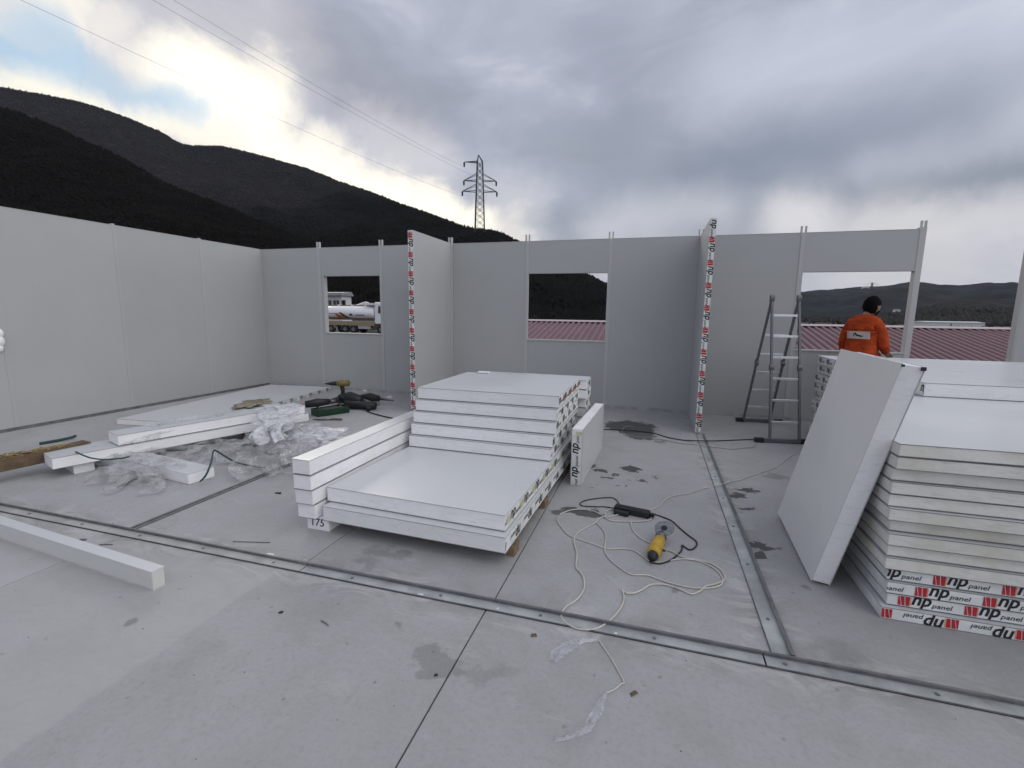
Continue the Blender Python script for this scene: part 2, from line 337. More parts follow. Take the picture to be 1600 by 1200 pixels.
# ------------------------------------------------------------------ object helpers
def link(name, mesh, parent=None, mats=None, smooth=False):
    o = bpy.data.objects.new(name, mesh); COL.objects.link(o)
    if parent is not None: o.parent = parent
    if mats:
        mats = mats if isinstance(mats, (list, tuple)) else [mats]
        if len(mesh.materials) == 0:
            for q in mats: mesh.materials.append(q)
    if smooth:
        for f in mesh.polygons: f.use_smooth = True
    return o
def tag(o, label, cat=None, group=None, kind=None):
    o['label'] = label
    if cat: o['category'] = cat
    if group: o['group'] = group
    if kind: o['kind'] = kind
    return o
def thing(name, label, cat, loc=(0, 0, 0), rz=0.0, group=None):
    o = bpy.data.objects.new(name, None); COL.objects.link(o)
    o.location = loc; o.rotation_euler = (0, 0, rz); o.empty_display_size = .2
    return tag(o, label, cat, group)
def structure(o): o['kind'] = 'structure'; return o
class MB:
    """collects simple solids into one mesh"""
    def __init__(s): s.v, s.f, s.m = [], [], []
    def add(s, vs, fs, mi=0):
        k = len(s.v); s.v += [tuple(q) for q in vs]; s.f += [tuple(i+k for i in f) for f in fs]; s.m += [mi]*len(fs); return s
    def hexa(s, v8, mi=0):  # bottom 4 ccw, top 4 ccw
        return s.add(v8, [(3, 2, 1, 0), (4, 5, 6, 7), (0, 1, 5, 4), (1, 2, 6, 5), (2, 3, 7, 6), (3, 0, 4, 7)], mi)
    def box(s, x0, x1, y0, y1, z0, z1, mi=0):
        return s.hexa([(x0, y0, z0), (x1, y0, z0), (x1, y1, z0), (x0, y1, z0), (x0, y0, z1), (x1, y0, z1), (x1, y1, z1), (x0, y1, z1)], mi)
    def bar(s, a, b, w, h=None, up=(0, 0, 1), mi=0):
        a, b = Vector(a), Vector(b); h = w if h is None else h
        d = (b-a).normalized(); r = d.cross(Vector(up))
        if r.length < 1e-4: r = d.cross(Vector((1, 0, 0)))
        r.normalize(); u = r.cross(d)
        q = [a-r*w/2-u*h/2, a+r*w/2-u*h/2, a+r*w/2+u*h/2, a-r*w/2+u*h/2]
        q += [k+(b-a) for k in q]
        return s.add(q, [(0, 1, 2, 3), (7, 6, 5, 4), (0, 4, 5, 1), (1, 5, 6, 2), (2, 6, 7, 3), (3, 7, 4, 0)], mi)
    def tube(s, pts, rad, n=8, mi=0, cap=True):
        pts = [Vector(q) for q in pts]; rr = rad if isinstance(rad, (list, tuple)) else [rad]*len(pts)
        vs, fs = [], []; ref = None
        for i, q in enumerate(pts):
            d = (pts[min(i+1, len(pts)-1)]-pts[max(i-1, 0)]).normalized()
            if ref is None: ref = d.cross(Vector((0, 0, 1)) if abs(d.z) < .9 else Vector((1, 0, 0))).normalized()
            r = (ref - d*ref.dot(d)).normalized(); ref = r; u = d.cross(r)
            for k in range(n):
                a = 2*math.pi*k/n; vs.append(q + (r*math.cos(a)+u*math.sin(a))*rr[i])
        for i in range(len(pts)-1):
            for k in range(n):
                fs.append((i*n+k, i*n+(k+1) % n, (i+1)*n+(k+1) % n, (i+1)*n+k))
        if cap: fs.append(tuple(reversed(range(n)))); fs.append(tuple(range((len(pts)-1)*n, len(pts)*n)))
        return s.add(vs, fs, mi)
    def mesh(s, name='mesh', bevel=0.0, smooth=False):
        me = bpy.data.meshes.new(name); me.from_pydata(s.v, [], s.f)
        for i, q in enumerate(s.m): me.polygons[i].material_index = q
        me.update()
        bm = bmesh.new(); bm.from_mesh(me)
        if bevel: bmesh.ops.bevel(bm, geom=bm.edges[:], offset=bevel, segments=1, affect='EDGES', profile=.5)
        bmesh.ops.recalc_face_normals(bm, faces=bm.faces[:]); bm.to_mesh(me); bm.free()
        if smooth:
            for f in me.polygons: f.use_smooth = True
        return me
    def build(s, name, mats, parent=None, bevel=0.0, smooth=False):
        return link(name, s.mesh(name, bevel, smooth), parent, mats)
_cache = {}
def cached(key, fn):
    if key not in _cache: _cache[key] = fn()
    return _cache[key]
def catmull(pts, n=6):
    pts = [Vector(q) for q in pts]; o = []
    for i in range(len(pts)-1):
        a, b, c, d = pts[max(i-1, 0)], pts[i], pts[i+1], pts[min(i+2, len(pts)-1)]
        for k in range(n):
            t = k/n; o.append(.5*((2*b)+(c-a)*t+(2*a-5*b+4*c-d)*t*t+(3*b-a-3*c+d)*t**3))
    o.append(pts[-1]); return o

# ------------------------------------------------------------------ printed lettering
def text_mesh(body, size, shear, offset):
    cu = bpy.data.curves.new('txt', 'FONT'); cu.body = body; cu.size = size; cu.shear = shear; cu.offset = offset
    cu.resolution_u = 2; cu.fill_mode = 'FRONT'
    o = bpy.data.objects.new('txt', cu); COL.objects.link(o)
    bpy.context.view_layer.update()
    me = bpy.data.meshes.new_from_object(o.evaluated_get(bpy.context.evaluated_depsgraph_get()))
    vs = np.array([v.co[:] for v in me.vertices]); fs = [tuple(p.vertices) for p in me.polygons]
    bpy.data.objects.remove(o); bpy.data.curves.remove(cu); bpy.data.meshes.remove(me)
    vs[:, 0] -= vs[:, 0].min()
    return vs, fs
T_NP = text_mesh('np', 1.0, .25, .024); T_PANEL = text_mesh('panel', .50, .2, .004)
def print_mesh(L, h, phase=0.0, pitch=.30, flip=False, logo='red'):
    """repeating trade print along a strip of length L (x) and height h (y), facing +z: a list of (name, mesh, x)"""
    def unit(kind):
        items = []
        if kind == 'logo':
            s = h*.80; w = h*.82; y0 = -s/2
            mi = 1 if logo == 'red' else 2
            w0 = .08*w
            for (a0, a1, b0, b1) in ((0, .30, 0, .10), (.37, .62, .17, .52), (.70, 1.0, .60, 1.0)):
                items.append(([(w0+a0*w, y0, 0), (w0+a1*w, y0, 0), (w0+b1*w, y0+s, 0), (w0+b0*w, y0+s, 0)], [(0, 1, 2, 3)], mi))
            items.append(([(w*1.10, y0+s*.02, 0), (w*1.20, y0+s*.02, 0), (w*1.20, y0+s*.98, 0), (w*1.10, y0+s*.98, 0)], [(0, 1, 2, 3)], 2))
        else:
            ox = h*1.02; v = T_NP[0]*np.array([h*1.36, h*1.50, 0]); items.append(([(q[0]+ox, q[1]-h*.20, 0) for q in v], T_NP[1], 0))
            ox2 = ox + v[:, 0].max() + h*.04; v = T_PANEL[0]*np.array([h*1.28, h*1.15, 0]); items.append(([(q[0]+ox2, q[1]-h*.24, 0) for q in v], T_PANEL[1], 0))
        return items
    def mk(kind, x):
        b = MB()
        for vs, fs, mi in unit(kind):
            if flip: vs = [(pitch-q[0], -q[1], 0) for q in vs]
            b.add([(q[0], q[1], 0) for q in vs], fs, mi)
        me = bpy.data.meshes.new('print'); me.from_pydata(b.v, [], b.f)
        for i, q in enumerate(b.m): me.polygons[i].material_index = q
        bm = bmesh.new(); bm.from_mesh(me)
        for co, no in (((.002-x, 0, 0), (-1, 0, 0)), ((L-.002-x, 0, 0), (1, 0, 0)), ((0, h*.48, 0), (0, 1, 0)), ((0, -h*.48, 0), (0, -1, 0))):
            if abs(no[0]) and -.0 < (co[0])*no[0] and abs(co[0]) > pitch*1.3: continue
            bmesh.ops.bisect_plane(bm, geom=bm.verts[:]+bm.edges[:]+bm.faces[:], plane_co=co, plane_no=no, clear_outer=True)
        n = len(bm.faces); bm.to_mesh(me); bm.free()
        for q in (M['ink'], M['red'], M['orange_ink'] if logo == 'red' else M['yellow_ink']): me.materials.append(q)
        return me if n else None
    out = []; x = phase-pitch*2
    while x < L:
        x += pitch
        cut = x < .02 or x > L-pitch*1.25
        for kind in (('logo', 'text') if logo else ('text',)):
            me = cached(('print', kind, round(h, 3), round(pitch, 3), flip, logo, round(x, 3) if cut else 'whole', round(L, 3) if cut else 0), lambda: mk(kind, x if cut else L/2))
            if me: out.append(('printed_logo' if kind == 'logo' else 'printed_lettering', me, x))
    return out
def place_print(parent, me, origin, xdir, ydir, name='printed_lettering'):
    """xdir along the strip, ydir its height; face looks along x cross y"""
    X, Yd = Vector(xdir).normalized(), Vector(ydir).normalized(); Z = X.cross(Yd)
    for nm, m_, off in (me if isinstance(me, list) else [(name, me, 0)]):
        o = link(nm, m_, parent); mt = Matrix.Identity(4)
        for i in range(3): mt[i][0], mt[i][1], mt[i][2] = X[i], Yd[i], Z[i]
        mt.translation = Vector(origin)+X*off; o.matrix_local = mt
    return o

# ================================================================== SETTING: ground and floor
YW, XW, HW = 8.404, -8.131, 2.915       # back wall plane, left wall plane, wall height
def ground_z(x, y):
    t = np.clip((-x-9)/10, 0, 1); t = t*t*(3-2*t); u = np.clip((y-9)/8, 0, 1)
    return -3.6 + 2.6*t*u
def grid_mesh(name, xs, ys, fz, mat):
    X, Yy = np.meshgrid(xs, ys); Z = fz(X, Yy); n = len(xs)
    v = np.stack([X, Yy, Z], -1).reshape(-1, 3)
    f = [(j*n+i, j*n+i+1, (j+1)*n+i+1, (j+1)*n+i) for j in range(len(ys)-1) for i in range(n-1)]
    me = bpy.data.meshes.new(name); me.from_pydata(v.tolist(), [], f); me.update()
    for p_ in me.polygons: p_.use_smooth = True
    return link(name, me, None, mat)
ax = np.concatenate([-np.geomspace(2500, 60, 12), np.linspace(-50, 50, 41), np.geomspace(60, 5500, 14)])
ay = np.concatenate([-np.geomspace(1700, 60, 9), np.linspace(-50, 50, 41), np.geomspace(60, 5500, 14)])
ground = structure(grid_mesh('ground', ax, ay, ground_z, M['earth']))
yard = structure(grid_mesh('gravel_yard', np.linspace(-75, -19.5, 30), np.linspace(18, 75, 30), lambda x, y: ground_z(x, y)+.02, M['yard']))

# slab platform: base plus separate slabs with open joints
base = MB().box(-8.6, 9.5, -3.2, 8.7, -.45, -.022); base.box(-8.2, 9.1, -2.8, 8.3, -3.8, -.47)
floor = structure(base.build('floor', M['joint']))
xs = [-8.6, -3.66, -2.14, -.803, .665, 2.12, 3.6, 5.1, 9.5]
def slab(x0, x1, y0, y1):
    g_ = .004
    o = MB().box(x0+g_, x1-g_, y0+g_, y1-g_, -.022, 0).build('floor_slab', M['concrete'], floor, bevel=.0015)
back_x = [-8.6, -3.70, -2.12, -.803, .665, 9.5]
for a, b in zip(back_x[:-1], back_x[1:]): slab(a, b, 2.372, 8.7)
front_x = [-8.6, -3.63, -.818, 9.5]
for a, b in zip(front_x[:-1], front_x[1:]): slab(a, b, -3.2, 2.29)

# steel floor tracks
def track(x0, y0, x1, y1, w, label, lip_side=1, joints=()):
    """flat galvanised base with a dark lip along one side"""
    t = thing('floor_track', label, 'steel track', (x0, y0, .002), math.atan2(y1-y0, x1-x0), 'steel tracks set in the slab joints')
    L = math.hypot(x1-x0, y1-y0); cuts = [0] + list(joints) + [L]
    for a, b in zip(cuts[:-1], cuts[1:]):
        MB().box(a+.004, b-.004, 0, w, .001, .004).build('base_plate', M['dusty_zinc'] if (x0 < -5 and a < 1) else M['zinc'], t)
        s = 1 if lip_side > 0 else -1
        y_ = w if s > 0 else 0
        m_ = MB().box(a+.002, b-.002, min(y_, y_+s*.022), max(y_, y_+s*.022), 0, .016); m_.box(a+.002, b-.002, y_-.003 if s > 0 else y_, y_ if s > 0 else y_+.003, .016, .024)
        m_.build('lip', M['dark_zinc'], t, bevel=.001)
        e_ = 0 if s > 0 else w
        MB().box(a+.002, b-.002, e_-.003, e_, 0, .007).build('edge_fold', M['dark_zinc'], t)
    for i in range(int(L/.6)):
        MB().box(i*.6+.28, i*.6+.296, w*.4, w*.4+.016, .004, .008).build('screw_head', M['dark_zinc'], t)
    return t
track(-8.0, 2.29, 9.0, 2.29, .072, 'long galvanised floor track crossing the slab in front of the stacks', 1, (5.92, 8.6, 12.1))
track(.727, 2.39, .727, 6.9, .085, 'galvanised floor track running from the long track to the right partition', -1, (2.6,))
t = thing('floor_track', 'thin dark floor track beside the clutter, running towards the left partition', 'steel track', (-3.68, 2.39, .002), 0, 'steel tracks set in the slab joints')
MB().box(-.025, -.003, 0, 4.5, 0, .012).build('lip', M['dark_zinc'], t)
MB().box(.008, .03, 0, 4.5, 0, .008).build('lip', M['dark_zinc'], t)

# ================================================================== WALLS of white sandwich panels
TH = .095
def wall_prof(name, mat, parent, x, y, along, z1=HW, w=.055, prong=.105, proud=.004):
    """joint profile: a slim post proud of the panels whose two flanges stick up above them"""
    b = MB()
    if along == 'x':
        b.box(x-w/2, x+w/2, y-proud, y+.0, .03, z1+.004)
        for s in (-1, 1): b.box(x+s*.03-.011, x+s*.03+.011, y-.002, y+.04, z1-.05, z1+prong)
    else:
        b.box(x, x+proud, y-w/2, y+w/2, .03, z1+.004)
    return b.build(name, mat, parent, bevel=.0012)
bw = thing('panel_wall', 'long back wall of white panels with two square window openings and an open bay', 'wall', (0, YW, 0))
def bpanel(x0, x1, z0, z1, parent=bw):
    MB().box(x0+.003, x1-.003, .003, TH, z0, z1).build('wall_panel', M['wall'], parent, bevel=.003)
bay = [-8.126, -6.69, -5.235, -3.75, -2.25, -.785, .66, 2.10, 3.60]
op = {1: (-6.585, -5.272, 1.195, 2.345), 4: (-2.238, -.818, 1.180, 2.352), 7: (2.14, 3.58, 1.140, 2.330)}
for i in range(8):
    a, b = bay[i], bay[i+1]
    if i in op:
        x0, x1, z0, z1 = op[i]
        bpanel(a, b, .012, z0-.012); bpanel(a, b, z1+.012, HW)
        if x0-a > .06: bpanel(a, x0-.004, z0-.010, z1+.010)
        f = thing('x', 'x', None); bpy.data.objects.remove(f)
        fr = MB(); e_ = .020
        fr.box(x0-e_, x1+e_, -.012, TH+.006, z0-e_, z0)
        fr.box(x0-e_, x0, -.006, TH+.006, z0+.001, z1); fr.box(x1, x1+e_, -.006, TH+.006, z0+.001, z1)
        fr.box(x0-e_, x1+e_, -.003, TH+.006, z1+.001, z1+.012)
        fr.build('window_frame', M['trim'], bw, bevel=.001)
    else:
        bpanel(a, b, .012, HW)
for x in bay[1:-1]:
    if abs(x-.66) < .05: wall_prof('joint_profile', M['trim'], bw, x-.02, 0, 'x', w=.02)
    else: wall_prof('joint_profile', M['trim'], bw, x, 0, 'x', prong=.115 if x < 0 else .10)
pst = MB().box(3.575, 3.655, -.004, TH+.004, .012, HW+.03)
for s in (3.585, 3.635): pst.box(s, s+.018, .002, .05, HW+.03, HW+.12)
pst.build('end_post', M['trim'], bw, bevel=.002)
for a, b in ((4.872, 6.33), (6.33, 7.80)): bpanel(a, b, .012, HW)
MB().box(4.850, 4.871, -.004, TH+.004, .012, HW+.01).build('end_post', M['wall'], bw, bevel=.002)
MB().box(-8.150, -8.110, -.018, .001, .05, HW).build('corner_profile', M['wall'], bw, bevel=.002)
MB().box(XW, 8.0, -.007, -.002, 0, .05).build('bottom_track', M['zinc'], bw)
MB().box(XW, 3.57, .0, TH, HW, HW+.004).build('top_track', M['trim'], bw)

lw = thing('panel_wall', 'left side wall of white panels behind the clutter', 'wall', (XW, 0, 0))
ys = [YW, 6.967, 5.50, 4.02, 2.55, 1.08, -.39, -1.86]
for a, b in zip(ys[1:], ys[:-1]):
    MB().box(-TH, -.003, a+.003, b-.003, .012, HW).build('wall_panel', M['wall'], lw, bevel=.003)
for y in ys[1:-1]: wall_prof('joint_profile', M['wall'], lw, -.003, y, 'y', w=.045, proud=.004)
for y in ys[1:-1]: MB().box(-.05, -.001, y-.02, y+.02, HW+.001, HW+.022).build('profile_end', M['trim'], lw)
MB().box(-.001, .004, -1.86, YW-.01, 0, .045).build('bottom_track', M['dark_zinc'], lw)
MB().box(-TH, -.001, -1.86, YW, HW, HW+.004).build('top_track', M['trim'], lw)

def partition(x0, x1, y0, label, phase):
    t = thing('partition_wall', label, 'wall', (x0, y0, 0))
    w = x1-x0; d = YW-.006-y0
    MB().box(0, w, 0, d, .026, HW).build('wall_panel', M['wall'], t, bevel=.003)
    MB().box(.004, w-.004, -.003, -.0005, .03, HW-.004).build('edge_tape', M['tape'], t)
    me = print_mesh(HW-.03, w*1.05, phase, .298, False, 'red')
    place_print(t, me, (w/2, -.0045, HW-.01), (0, 0, -1), (1, 0, 0))
    MB().box(-.008, w+.008, -.01, d, .004, .025).build('bottom_track', M['zinc'], t)
    MB().box(w+.0005, w+.02, d-.05, d, .03, HW+.10).build('corner_profile', M['trim'], t)
    return t
partition(-3.805, -3.715, 6.90, 'left short partition panel with red and black print down its edge', .02)
partition(.625, .705, 6.94, 'right short partition panel with red and black print down its edge', .22)

# ================================================================== STACKED PANELS
def stack_panel(x0, y0, w, d, z0, t_, yaw, label, group, mat='foam', name='sandwich_panel', prints=(), gap=.0045, tilt=0.0):
    """loose sandwich panel: foam core between two white steel skins; origin at its front left bottom corner"""
    o = thing(name, label, 'panel', (x0, y0, z0), yaw, group)
    if tilt: o.rotation_euler = (tilt, 0, yaw)
    h = t_-gap; sk = .003
    core = cached(('core', round(w, 3), round(d, 3), round(h, 4)), lambda: MB().box(.003, w-.003, .003, d-.003, sk, h-sk).mesh('core', .002))
    if len(core.materials) and core.materials[0] != M[mat]:
        core = cached(('core', round(w, 3), round(d, 3), round(h, 4), mat), lambda: MB().box(.003, w-.003, .003, d-.003, sk, h-sk).mesh('core', .002))
    link('foam_core', core, o, M[mat])
    def mk_skin():
        me = MB().box(0, w, 0, d, 0, sk).mesh('skin')
        me.materials.append(M['skin']); me.materials.append(M['cut_edge'])
        for q in me.polygons:
            if abs(q.normal.z) < .5: q.material_index = 1
        return me
    skin = cached(('skin', round(w, 3), round(d, 3)), mk_skin)
    a = link('steel_skin', skin, o, M['skin']); b = link('steel_skin', skin, o, M['skin']); b.location = (0, 0, h-sk)
    for side, phase, flip, logo in prints:
        hh = h-.002 if h < .08 else .078
        if side == 'right':
            tp = cached(('tape', 'r', round(w, 3), round(d, 3), round(h, 4)), lambda: MB().box(w-.0029, w-.001, .004, d-.004, .004, h-.004).mesh('tape'))
            link('edge_tape', tp, o, M['tape'])
            place_print(o, print_mesh(d, hh, phase, .30, flip, logo), (w+.0005, 0, h/2), (0, 1, 0), (0, 0, 1))
        elif side == 'front':
            tp = cached(('tape', 'f', round(w, 3), round(d, 3), round(h, 4)), lambda: MB().box(.004, w-.004, .001, .0029, .004, h-.004).mesh('tape'))
            link('edge_tape', tp, o, M['tape'])
            place_print(o, print_mesh(w, hh, phase, .30, flip, logo), (0, -.0005, h/2), (1, 0, 0), (0, 0, 1))
        elif side == 'left':
            tp = cached(('tape', 'l', round(w, 3), round(d, 3), round(h, 4)), lambda: MB().box(.001, .0029, .004, d-.004, .004, h-.004).mesh('tape'))
            link('edge_tape', tp, o, M['tape'])
            place_print(o, print_mesh(d, hh, phase, .30, flip, logo), (-.0005, d, h/2), (0, -1, 0), (0, 0, 1))
    return o
ORD = ['lowest', 'second', 'third', 'fourth', 'fifth', 'sixth', 'seventh', 'eighth', 'ninth', 'tenth', 'eleventh', 'twelfth', 'thirteenth']
GA = 'loose panels in the central stack'
# pallet under the central stack
pal = thing('wooden_pallet', 'raw wooden pallet carrying the central stack of panels', 'pallet', (-2.15, 2.93, 0), R_(-1.5))
for yy in (0, .85, 1.7):
    for xx in (0, .62, 1.235):
        MB().box(xx, xx+.085, yy, yy+.12, 0, .072).build('block', M['wood'], pal, bevel=.003)
for xx in (0, .62, 1.215): MB().box(xx, xx+.09, -.01, 1.84, .073, .097).build('deck_board', M['wood'], pal, bevel=.002)
stack_panel(-2.290, 2.790, 1.445, 2.92, .100, .115, R_(-2), 'bottom panel of the central stack, standing proud at the front', GA, prints=(('right', .10, True, None),))
stack_panel(-2.318, 2.880, 1.446, 2.85, .215, .115, R_(-2.6), 'wide glossy panel just above the bottom one in the central stack', GA, prints=(('right', .03, False, 'yellow'),))
xl = [639, 638.8, 641, 641.5, 644.5]; zz = .33
for i in range(5):
    z0 = .331+.1148*i
    y0 = 4.055+.034*i; x0 = -2.268+.008*i
    stack_panel(x0, y0, 1.438, 1.34, z0, .1148, R_(-.8+.25*i),
                ['lowest of the five short panels at the back of the central stack', 'second from below of the five short panels in the central stack', 'middle one of the five short panels in the central stack',
                 'second from the top of the five short panels in the central stack', 'topmost glossy short panel on the central stack'][i], GA,
                prints=(('right', .07+.11*i % .3, i in (1, 3), 'red' if i == 4 else None),))
for i in range(5):
    z0 = .331+.110*i
    stack_panel(-2.15+.01*(i % 2), 5.46+.02*(i % 3), 1.425, .40, z0, .110, R_(.3), ['lowest', 'second', 'third', 'fourth', 'topmost'][i]+' of the short panels set behind the central stack, print edge jutting right', 'short panels behind the central stack', prints=(('right', .05+.09*i, i % 2 == 0, None),))
# narrow strips at the left of the stack on a foam block
blk = thing('foam_block', 'small white foam block with handwritten number under the narrow strips', 'block', (-2.455, 2.815, 0), 0)
MB().box(0, .195, 0, .42, 0, .110).build('body', M['foam_bright'], blk, bevel=.004)
v, f = text_mesh('175', .085, .1, .001)
mb_ = MB().add([(q[0], q[1], 0) for q in v], f); place_print(blk, mb_.mesh('number'), (.045, -.001, .035), (1, 0, 0), (0, 0, 1), 'handwritten_number').data.materials.append(M['navy_ink'])
for i in range(4):
    stack_panel(P([465, 463.5, 462.5, 463.7][i], [809, 786, 762.5, 737.5][i], .1115+.1165*i).x*1.0-.012, 2.735+[.03, .01, 0, .0][i], .158, 2.55, .1115+.1165*i, .1165, R_([-.2, .1, -.1, .1][i]),
                ['lowest', 'second from below', 'third from below', 'topmost'][i]+' narrow white strip at the left side of the central stack', 'narrow strips beside the central stack', mat='foam', name='panel_strip')
# small panel on edge
sm = thing('sandwich_panel', 'small panel standing on edge right of the central stack, np panel print upright', 'panel', (-.703, 4.390, 0), R_(-2.2))
MB().box(.003, .105, .003, 1.40, 0, .560).build('foam_core', M['foam'], sm, bevel=.003)
for x_ in (0, .1055): MB().box(x_, x_+.0025, 0, 1.403, .001, .562).build('steel_skin', M['skin'], sm)
MB().box(.006, .102, .0003, .0025, .004, .50).build('edge_tape', M['tape'], sm)
place_print(sm, print_mesh(.50, .078, .0, .235, False, None), (.052, -.0012, .0), (0, 0, 1), (-1, 0, 0))
MB().box(.040, .102, .0001, .0022, .502, .535).build('glue_smear', M['yellow_ink'], sm)

# right stack ------------------------------------------------------
GR = 'long panels in the right-hand stack'
NR = 14; tR = 1.005/NR
cx_px = [1376, 1384, 1384, 1384, 1382, 1385, 1387, 1389, 1386, 1385, 1385, 1386, 1390, 1397]
cy_px = [960, 942, 925, 906, 886, 867, 848, 827, 803, 782, 761, 744, 724, 705]
ordR = ['bottom', 'second from the bottom', 'third from the bottom', 'fourth from the bottom', 'fifth from the bottom', 'sixth from the bottom', 'seventh from the bottom', 'eighth from the bottom',
        'seventh from the top', 'sixth from the top', 'fifth from the top', 'fourth from the top', 'third from the top', 'second from the top', 'top']
ordR = ordR[:7] + ordR[8:]  # fourteen panels
ordR = ordR[:13] + ['top']
ph = [.245, .085, .165, .005]
ph = [.02, .10, .155, -.04+.30]
for i in range(NR):
    q = P(cx_px[i], cy_px[i]+1, tR*i)
    pr = ()
    if i < 4:
        pr = (('front', [.055, .049, .127, .208][i], i == 0, 'red'),)
    y0 = [2.895, 2.925, 2.915, 2.93, 2.905, 2.920, 2.890, 2.925, 2.885, 2.91, 2.900, 2.915, 2.880, 2.872][i]
    x0 = max(q.x*(y0/q.y), 1.262)
    lab = ordR[i]+' long panel of the right-hand stack'
    if i < 4: lab += ', its front edge printed np panel' + (' upside down' if i == 0 else '')
    stack_panel(x0, y0, 2.92, 1.22, tR*i, tR, R_([-.2, 0, .1, 0, 0, .1, -.1, 0, -.2, .1, 0, .1, 0, .9][i]), lab, GR, mat='tape' if i < 4 else 'foam_warm', prints=pr, gap=.004)
GB = 'panels in the rear right-hand pile'
for i in range(8):
    stack_panel(2.22+.02*((i*5) % 3), 4.76+.01*(i % 3), 2.6, 2.84+.03*(i % 2), .1248*i+.0, .1248, 0, ['lowest', 'second from below', 'third from below', 'fourth from below', 'fourth from the top', 'third from the top', 'second from the top', 'last but one at the top'][i]+' of the panels hidden under the rear right-hand pile', GB, prints=(('left', .04*i, False, None),))
GM = 'middle panels between the front stack and the rear pile'
for i in range(8):
    stack_panel(1.50+.015*((i*7) % 4), 4.112, 2.65, .625, .1253*i, .1253, 0, ['lowest', 'second', 'third', 'fourth', 'fifth', 'sixth', 'seventh'][i]+' panel from the floor of the low middle pile behind the front stack' if i < 7 else 'plain white panel between the right-hand front stack and the raised rear pile', GM)
stack_panel(2.200, 4.745, 2.7, 2.86, 1.000, .120, R_(-.5), 'large glossy panel topping the rear right-hand pile behind the leaning one', GB, prints=(('left', .02, False, None),))
# leaning panel -----------------------------------------------------
lp = thing('sandwich_panel', 'big grey-white panel leaning against the right-hand stack', 'panel', (1.024, 3.157, 0))
o_ = Vector((1.024, 3.157, 0))
LF = [Vector((1.024, 3.157, .022))-o_, Vector((1.069, 4.213, .035))-o_, Y(1313.7, 545, 3.70)-o_, Y(1410, 567.5, 2.86)-o_]   # skew-cut sheet: near foot, far foot, far top, near top
N_ = Vector((.982, .02, -.16)).normalized()
def lean_slab(a, b, name, mat, inset=0.0, bevel=0.0):
    c_ = sum(LF, Vector())/4; q = [k+(c_-k).normalized()*inset for k in LF]
    return MB().hexa([k+N_*a for k in q]+[k+N_*b for k in q]).build(name, mat, lp, bevel=bevel)
lean_slab(0, .0035, 'steel_skin', M['skin']); lean_slab(.0036, .1034, 'foam_core', M['foam_bright'], .005, .002); lean_slab(.1035, .107, 'steel_skin', M['skin'])
for k, s_ in ((.095, .022), (.004, .014)):
    q = LF[3]+N_*k+Vector((0, -.001, -.012)); MB().box(q.x-s_/2, q.x+s_/2, q.y-.003, q.y+.004, q.z-s_*.35, q.z+s_*.5).build('corner_notch', M['black'], lp)

# foreground beam ----------------------------------------------------
a = P(240, 923.5); b_ = P(0, 842); dr = (b_-a).normalized(); yawb = math.atan2(dr.y, dr.x)
bm_ = thing('panel_strip', 'long white square strip lying alone in the left foreground', 'strip', (a.x, a.y, 0), yawb)
MB().box(0, 2.9, -.070, 0, .002, .118).build('foam_core', M['foam_grey'], bm_, bevel=.004)
MB().box(-.001, 2.9, -.072, .002, 0, .0018).build('steel_skin', M['skin'], bm_)
MB().box(-.001, 2.9, -.072, .002, .1182, .1205).build('steel_skin', M['skin'], bm_)

# ================================================================== LEFT CLUTTER
GC = 'panels and strips lying in the left bay'
fp = stack_panel(-7.27, 4.68, 1.40, 3.35, 0, .085, R_(8), 'wide white panel lying flat on the floor against the left wall', GC, prints=(('right', .05, False, None),))
a = P(82, 731, .12); b_ = P(483, 655, .12); dr = b_-a; yw_ = math.atan2(dr.y, dr.x)
for k, (zz_, off, ln, lab) in enumerate([(.10, 0, dr.length, 'lower of the two long white strips lying crosswise in the left clutter'), (.215, .52, dr.length-.56, 'upper of the two long white strips lying crosswise in the left clutter')]):
    ux, uy = math.cos(yw_), math.sin(yw_)
    w_ = .42 if k == 0 else .30
    sh = .0 if k == 0 else .02
    o = stack_panel(a.x+ux*off-uy*sh, a.y+uy*off+ux*sh, ln, w_, zz_, .115, yw_, lab, GC, mat='foam_bright', name='panel_strip')
# packers under the long strips
MB_ = thing('timber_packer', 'short timber packer under the long white strips', 'wood block', (a.x+ux*1.9, a.y+uy*1.9, 0), yw_)
MB().box(0, .09, .03, .40, 0, .098).build('body', M['wood_dark'], MB_)
MB_ = thing('foam_packer', 'low foam packer under the left end of the long strips', 'foam block', (a.x+ux*.16, a.y+uy*.16, 0), yw_)
MB().box(0, .16, .06, .38, 0, .098).build('body', M['foam'], MB_)
a2 = P(295.5, 757.6); b2 = P(337, 745); far = P(150, 722)
dr2 = (far-a2).normalized(); y2 = math.atan2(dr2.y, dr2.x)
cs = thing('panel_strip', 'white foam strip with a square end pointing right, half under film', 'strip', (a2.x, a2.y, 0), y2, GC)
MB().box(0, 1.55, -.25, 0, .002, .100).build('foam_core', M['foam_bright'], cs, bevel=.004)
MB().box(-.002, 1.55, -.252, .002, .1005, .103).build('steel_skin', M['skin'], cs)
